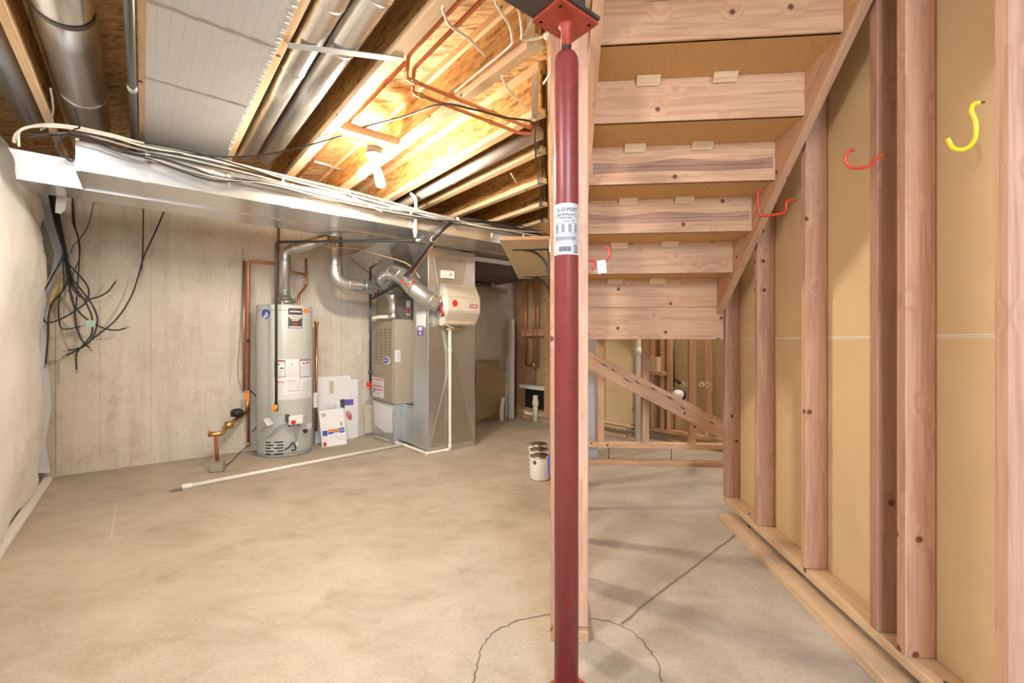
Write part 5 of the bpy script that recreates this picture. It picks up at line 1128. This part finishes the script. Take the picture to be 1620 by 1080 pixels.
far_stud(3.62, 'stud just left of the framed tan panel'); far_stud(3.22, 'stud at the right end of the near plumbing wall')
s = MB().board(W(UP4 + 0.045, 3.18, 0.111), W(UP4 + 0.045, 5.22, 0.111), 0.089, 0.036, D2).build('bottom_plate', 'pine'); T(s, 'hanging bottom plate of the far plumbing wall', 'plate')
s = MB().board(W(UP4 + 0.045, 3.18, 0.019), W(UP4 + 0.045, 5.22, 0.019), 0.089, 0.038, D2).build('floor_plate', 'pine'); T(s, 'floor plate under the far plumbing wall', 'plate')
zbk = pu(845, 526, UP4).z; s = MB().board(W(UP4 + 0.02, va2 + 0.03, zbk), W(UP4 + 0.02, va1 - 0.055, zbk), 0.10, 0.038, UP).build('blocking', 'pine'); T(s, 'level blocking piece behind the shower pipes', 'block')
zl_ = pu(840, 612, UP4).z
s = MB().board(W(UP4 - 0.01, va2 + 0.03, zl_), W(UP4 - 0.01, va1 - 0.055, zl_), 0.05, 0.06, UP).build('tub_ledge', 'white'); T(s, 'pale ledge low between studs in the plumbing wall', 'ledge')
s = MB().box((UP4 + 0.07, va2 + 0.03, 0.15), (UP4 + 0.09, va1 - 0.06, zl_ - 0.03), FU).build('cavity_shade', 'black'); T(s, 'black sheet for the shade in the cavity under the pale ledge', 'panel')  # black sheet paints in the shade of the open cavity
zv = pu(846, 577, UP4 - 0.02).z
pls = []
for px, lab in ((831.5, 'left copper riser to the shower valve'), (844, 'middle copper riser above the shower valve'), (850, 'right copper riser to the shower valve')):
    v = uv(pu(px, 540, UP4 + 0.0))[1]; pls.append(v)
    s = MB().tube([W(UP4 - 0.0, v, zv + 0.0), W(UP4 - 0.0, v, 2.1)], 0.011, 12).build('copper_pipe', 'copper'); T(s, lab, 'pipe', 'shower valve risers')
sv = thing('shower_valve', 'brass shower valve between studs in the far plumbing wall', 'valve', W(UP4, pls[1], zv - 0.04), rot=A)
MB().lathe(W(UP4 - 0.02, pls[1] - 0.02, zv), [(0, -0.03), (0.03, -0.03), (0.04, 0), (0.03, 0.03), (0, 0.03)], 18, axis=D2).build('valve_body', 'brass', sv)
MB().tube([W(UP4 - 0.0, pls[0], zv - 0.0), W(UP4, pls[1], zv - 0.02), W(UP4, pls[2], zv)], 0.011, 10).tube([W(UP4, pls[1], zv - 0.02), W(UP4, pls[1], zv - 0.28)], 0.009, 10).build('valve_pipe', 'copper', sv)
v = uv(pu(848, 640, UP4 - 0.05))[1]; s = MB().tube([W(UP4 - 0.06, v, 0.0), W(UP4 - 0.06, v, 0.36)], 0.035, 16).build('waste_pipe', 'pvc'); T(s, 'white waste pipe rising from the floor at the plumbing wall', 'pipe')
MB().lathe(W(UP4 - 0.06, v, 0.25), [(0.035, -0.04), (0.045, -0.035), (0.045, 0.035), (0.035, 0.04)], 16).build('coupling', 'pvc', s)
v = uv(pv(797, 640, 4.95)); s = MB().tube([W(v[0], 5.0, 0.0), W(v[0], 5.0, 0.16), W(v[0] + 0.03, 5.0, 0.32)], 0.03, 14, 4).build('waste_pipe', 'pvc'); T(s, 'short white pipe stub beside the rounded tan board', 'pipe')
# framed tan panel, studs and pipes seen through the opening under the landing
def lv(px, u=UP4): return uv(pu(px, 600, u))[1]
pn_ = thing('access_frame', 'light pine frame round a tan panel seen below the landing', 'frame', W(UP4, lv(980), 0.2), rot=A)
v_a, v_b = lv(957), lv(1002)
zb1, zt1_ = 0.16, 1.95
for v in (v_a, v_b): MB().board(W(UP4 - 0.02, v, zb1), W(UP4 - 0.02, v, zt1_), 0.035, 0.04, D1).build('frame_side', 'pine_pale', pn_)
MB().board(W(UP4 - 0.02, v_b - 0.017, zb1), W(UP4 - 0.02, v_a + 0.017, zb1), 0.035, 0.04, UP).build('frame_bottom', 'pine_pale', pn_)
MB().box((UP4 - 0.004, v_b, zb1), (UP4 - 0.001, v_a, zt1_), FU).build('panel', 'drywall_back', pn_)
v = lv(1012); s = MB().tube([W(UP4 - 0.03, v, 0.0), W(UP4 - 0.03, v, 2.3)], 0.033, 16).build('waste_pipe', 'pvc'); T(s, 'tall white vertical pipe right of the framed tan panel', 'pipe')
for z in (0.55, 1.0): MB().lathe(W(UP4 - 0.03, v, z), [(0.033, -0.04), (0.04, -0.035), (0.04, 0.035), (0.033, 0.04)], 16).build('coupling', 'pvc', s)
UB = 4.55
def lb_(px): return uv(pu(px, 600, UB))[1]
for px, w_, lab in ((1050, 0.05, 'thin stud of the rear bathroom wall, left of a pair'), (1060, 0.045, 'thin stud of the rear bathroom wall, right of a pair'), (1121, 0.05, 'stud of the rear bathroom wall by the dark corner'), (1034, 0.05, 'stud behind the wooden niche block')):
    s = MB().board(W(UB, lb_(px), 0.13), W(UB, lb_(px), 2.3), w_, 0.06, D1).build('wall_stud', 'pine'); T(s, lab, 'stud', 'studs of the rear bathroom wall')
s = MB().board(W(UB - 0.01, 1.4, 0.111), W(UB - 0.01, 3.15, 0.111), 0.089, 0.036, D2).build('bottom_plate', 'pine'); T(s, 'bottom plate of the rear bathroom wall', 'plate')
c = pu(1036, 574, UB - 0.06); s = MB().box((-0.06, -0.05, -0.09), (0.06, 0.05, 0.07), Matrix.Translation(c) @ Matrix.Rotation(A + math.pi / 2, 4, 'Z')).build('wood_block', 'pine_pale'); T(s, 'short pine block standing on a ledge below the landing', 'block')
c2 = c - UP * 0.11; s = MB().box((-0.13, -0.06, -0.02), (0.13, 0.06, 0.018), Matrix.Translation(c2) @ Matrix.Rotation(A + math.pi / 2, 4, 'Z')).build('ledge', 'pine'); T(s, 'small pine ledge holding the short block', 'ledge')
c = pu(1074, 626, UB - 0.1); s = MB().lathe(c, [(0.0, -0.05), (0.065, -0.05), (0.07, 0.0), (0.05, 0.05), (0.0, 0.06)], 20, axis=D2 * -1 + UP * 0.6).build('trap_fitting', 'white'); T(s, 'white rounded trap fitting behind the sloping board', 'pipe')
MB().lathe(c, [(0.07, -0.02), (0.077, 0.0), (0.07, 0.02)], 20, axis=D2 * -1 + UP * 0.6).build('rubber_ring', 'black', s)
for px, lab in ((1080, 'left pair of loops on the pale bracket strip'), (1110, 'right pair of loops on the pale bracket strip')):
    g = MB()
    for k in (0, 1):
        cc_ = pu(px + k * 9, 608, UB - 0.06); g.tube([cc_ + D1 * 0.022 * math.cos(t) + UP * 0.022 * math.sin(t) for t in [i * math.pi / 8 for i in range(17)]], 0.005, 6, 0, False)
    s = g.build('pipe_bracket', 'white'); T(s, lab, 'bracket')
s = MB().tube([pu(1068, 600, UB - 0.08), pu(1076, 606, UB - 0.09)], 0.018, 10).tube([pu(1066, 540, UB - 0.08), pu(1066, 612, UB - 0.08)], 0.007, 8).build('valve_cluster', 'black'); T(s, 'dark valve cluster on a thin riser behind the sloping board', 'valve')
# partition under the landing
YW = 4.2
for px, lab in ((951, 'left stud of the low partition beyond the stairs'), (1022, 'middle stud of the low partition beyond the stairs'), (1096, 'right stud of the low partition beyond the stairs')):
    p_ = pY(px, 620, YW); s = MB().board((p_.x, YW + 0.03, 0.165), (p_.x, YW + 0.03, 2.3), 0.058, 0.06, (1, 0, 0)).build('wall_stud', 'pine', bevel=0.002); T(s, lab, 'stud', 'studs of the partition beyond the stairs')
zp = pY(1035, 705, YW).z; s = MB().board((0.2, YW + 0.03, zp), (2.6, YW + 0.03, zp), 0.089, 0.045, (0, 1, 0)).build('bottom_plate', 'pine', bevel=0.002); T(s, 'hanging bottom plate of the partition beyond the stairs', 'plate')
for px in (963, 1062):
    p_ = pY(px, 715, YW); MB().cyl((p_.x, YW + 0.0, 0.03), (p_.x, YW + 0.0, zp - 0.01), 0.004, 8).build('spike', 'steel_dark', s)
s = MB().board((0.2, YW - 0.03, 0.019), (2.6, YW - 0.03, 0.019), 0.089, 0.038, (0, 1, 0)).build('floor_plate', 'pine', bevel=0.002); T(s, 'floor plate of the partition beyond the stairs', 'plate')

# ================================================================== SHELF AND PAINT CANS
zsh = 1.70; y1_, y2_ = 2.62, 4.25
sf = thing('wall_shelf', 'pale wall shelf seen from below on two dark curved brackets', 'shelf', (-0.14, (y1_ + y2_) / 2, zsh))
MB().box((-0.295, y1_, zsh), (-0.004, y2_, zsh + 0.019)).build('shelf_board', 'shelf_face', sf)
MB().box((-0.295, y1_ - 0.004, zsh), (-0.004, y1_, zsh + 0.019)).build('board_edge', 'pine', sf)
for y in (2.90, 4.12):
    g = MB(); g.box((-0.24, y - 0.012, zsh - 0.006), (-0.004, y + 0.012, zsh)); g.box((-0.014, y - 0.012, zsh - 0.20), (-0.006, y + 0.012, zsh - 0.004))
    arc = [Vector((-0.012 - 0.15 * (1 - math.cos(t)) * 1.0, y, zsh - 0.155 + 0.15 * math.sin(t))) for t in [i * math.pi / 2 / 8 for i in range(9)]]
    g.tube(arc, 0.0085, 8); b_ = g.build('bracket', 'steel_dark', sf)
def can(x, y, label, lid_paint):
    o = thing('paint_can', label, 'paint can', (x, y, 0), 'paint cans by the stair partition')
    c = Vector((x, y, 0)); r = 0.083
    MB().lathe(c, [(0, 0.004), (r - 0.004, 0.004), (r, 0.0), (r + 0.0015, 0.004), (r, 0.008), (r, 0.182), (r + 0.002, 0.186), (r + 0.001, 0.190), (r - 0.004, 0.192)], 40).build('can_body', 'chrome', o)
    MB().lathe(c, [(r + 0.0006, 0.012), (r + 0.0008, 0.013), (r + 0.0008, 0.178), (r + 0.0006, 0.179)], 40).build('can_label', 'white', o)
    MB().lathe(c, [(r - 0.004, 0.192), (r - 0.010, 0.186), (r - 0.014, 0.186), (r - 0.016, 0.190), (r - 0.022, 0.184), (0, 0.184)], 40).build('can_lid', 'chrome', o)
    a_ = math.atan2(-y, -x); Cc = Cyl(c, r + 0.0008, a_)
    g = MB(); vs = [Cc.pt(-0.55 + 0.016 * math.cos(t) / r * 1.0, 0.148 + 0.016 * math.sin(t), 0.001) for t in [2 * math.pi * i / 20 for i in range(20)]]; g.add(vs, [list(range(20))]); lg = g.build('round_logo', 'ink', o)
    g = MB(); Cc.text(g, 'B', 0.016, -0.55, 0.148, 0.0016); g.build('logo_letter', 'grey_print', lg)
    g = MB()
    for k in range(5): Cc.patch(g, 0.0, 0.7 - 0.1 * (k % 2), 0.03 + k * 0.018, 0.0315 + k * 0.018, 0.0008, 6)
    g.build('print', 'grey_print', o)
    for s_ in (-1, 1):
        q = Cc.pt(s_ * 1.45, 0.15, 0.004); MB().lathe(q, [(0, 0), (0.008, 0.0), (0.006, 0.005), (0, 0.006)], 12, axis=(q - Vector((x, y, 0.15)))).build('handle_ear', 'chrome', o)
    g = MB().tube([Cc.pt(1.45, 0.15, 0.008), Cc.pt(0.8, 0.19, 0.012), Vector((x, y, 0.1935)) + Vector((math.cos(a_), math.sin(a_), 0)) * 0.09, Cc.pt(-0.8, 0.19, 0.012), Cc.pt(-1.45, 0.15, 0.008)], 0.0015, 6, 6); g.build('wire_handle', 'chrome', o)
    g = MB(); 
    return o
p_ = pd(855, 540, 3.66)
can(p_.x - 0.002, p_.y, 'nearest of three white paint cans by the partition, fully visible', 0)
can(p_.x - 0.012, p_.y + 0.21, 'middle of three white paint cans, half hidden behind the nearest', 0)
can(p_.x - 0.028, p_.y + 0.42, 'rearmost of three white paint cans by the partition', 0)
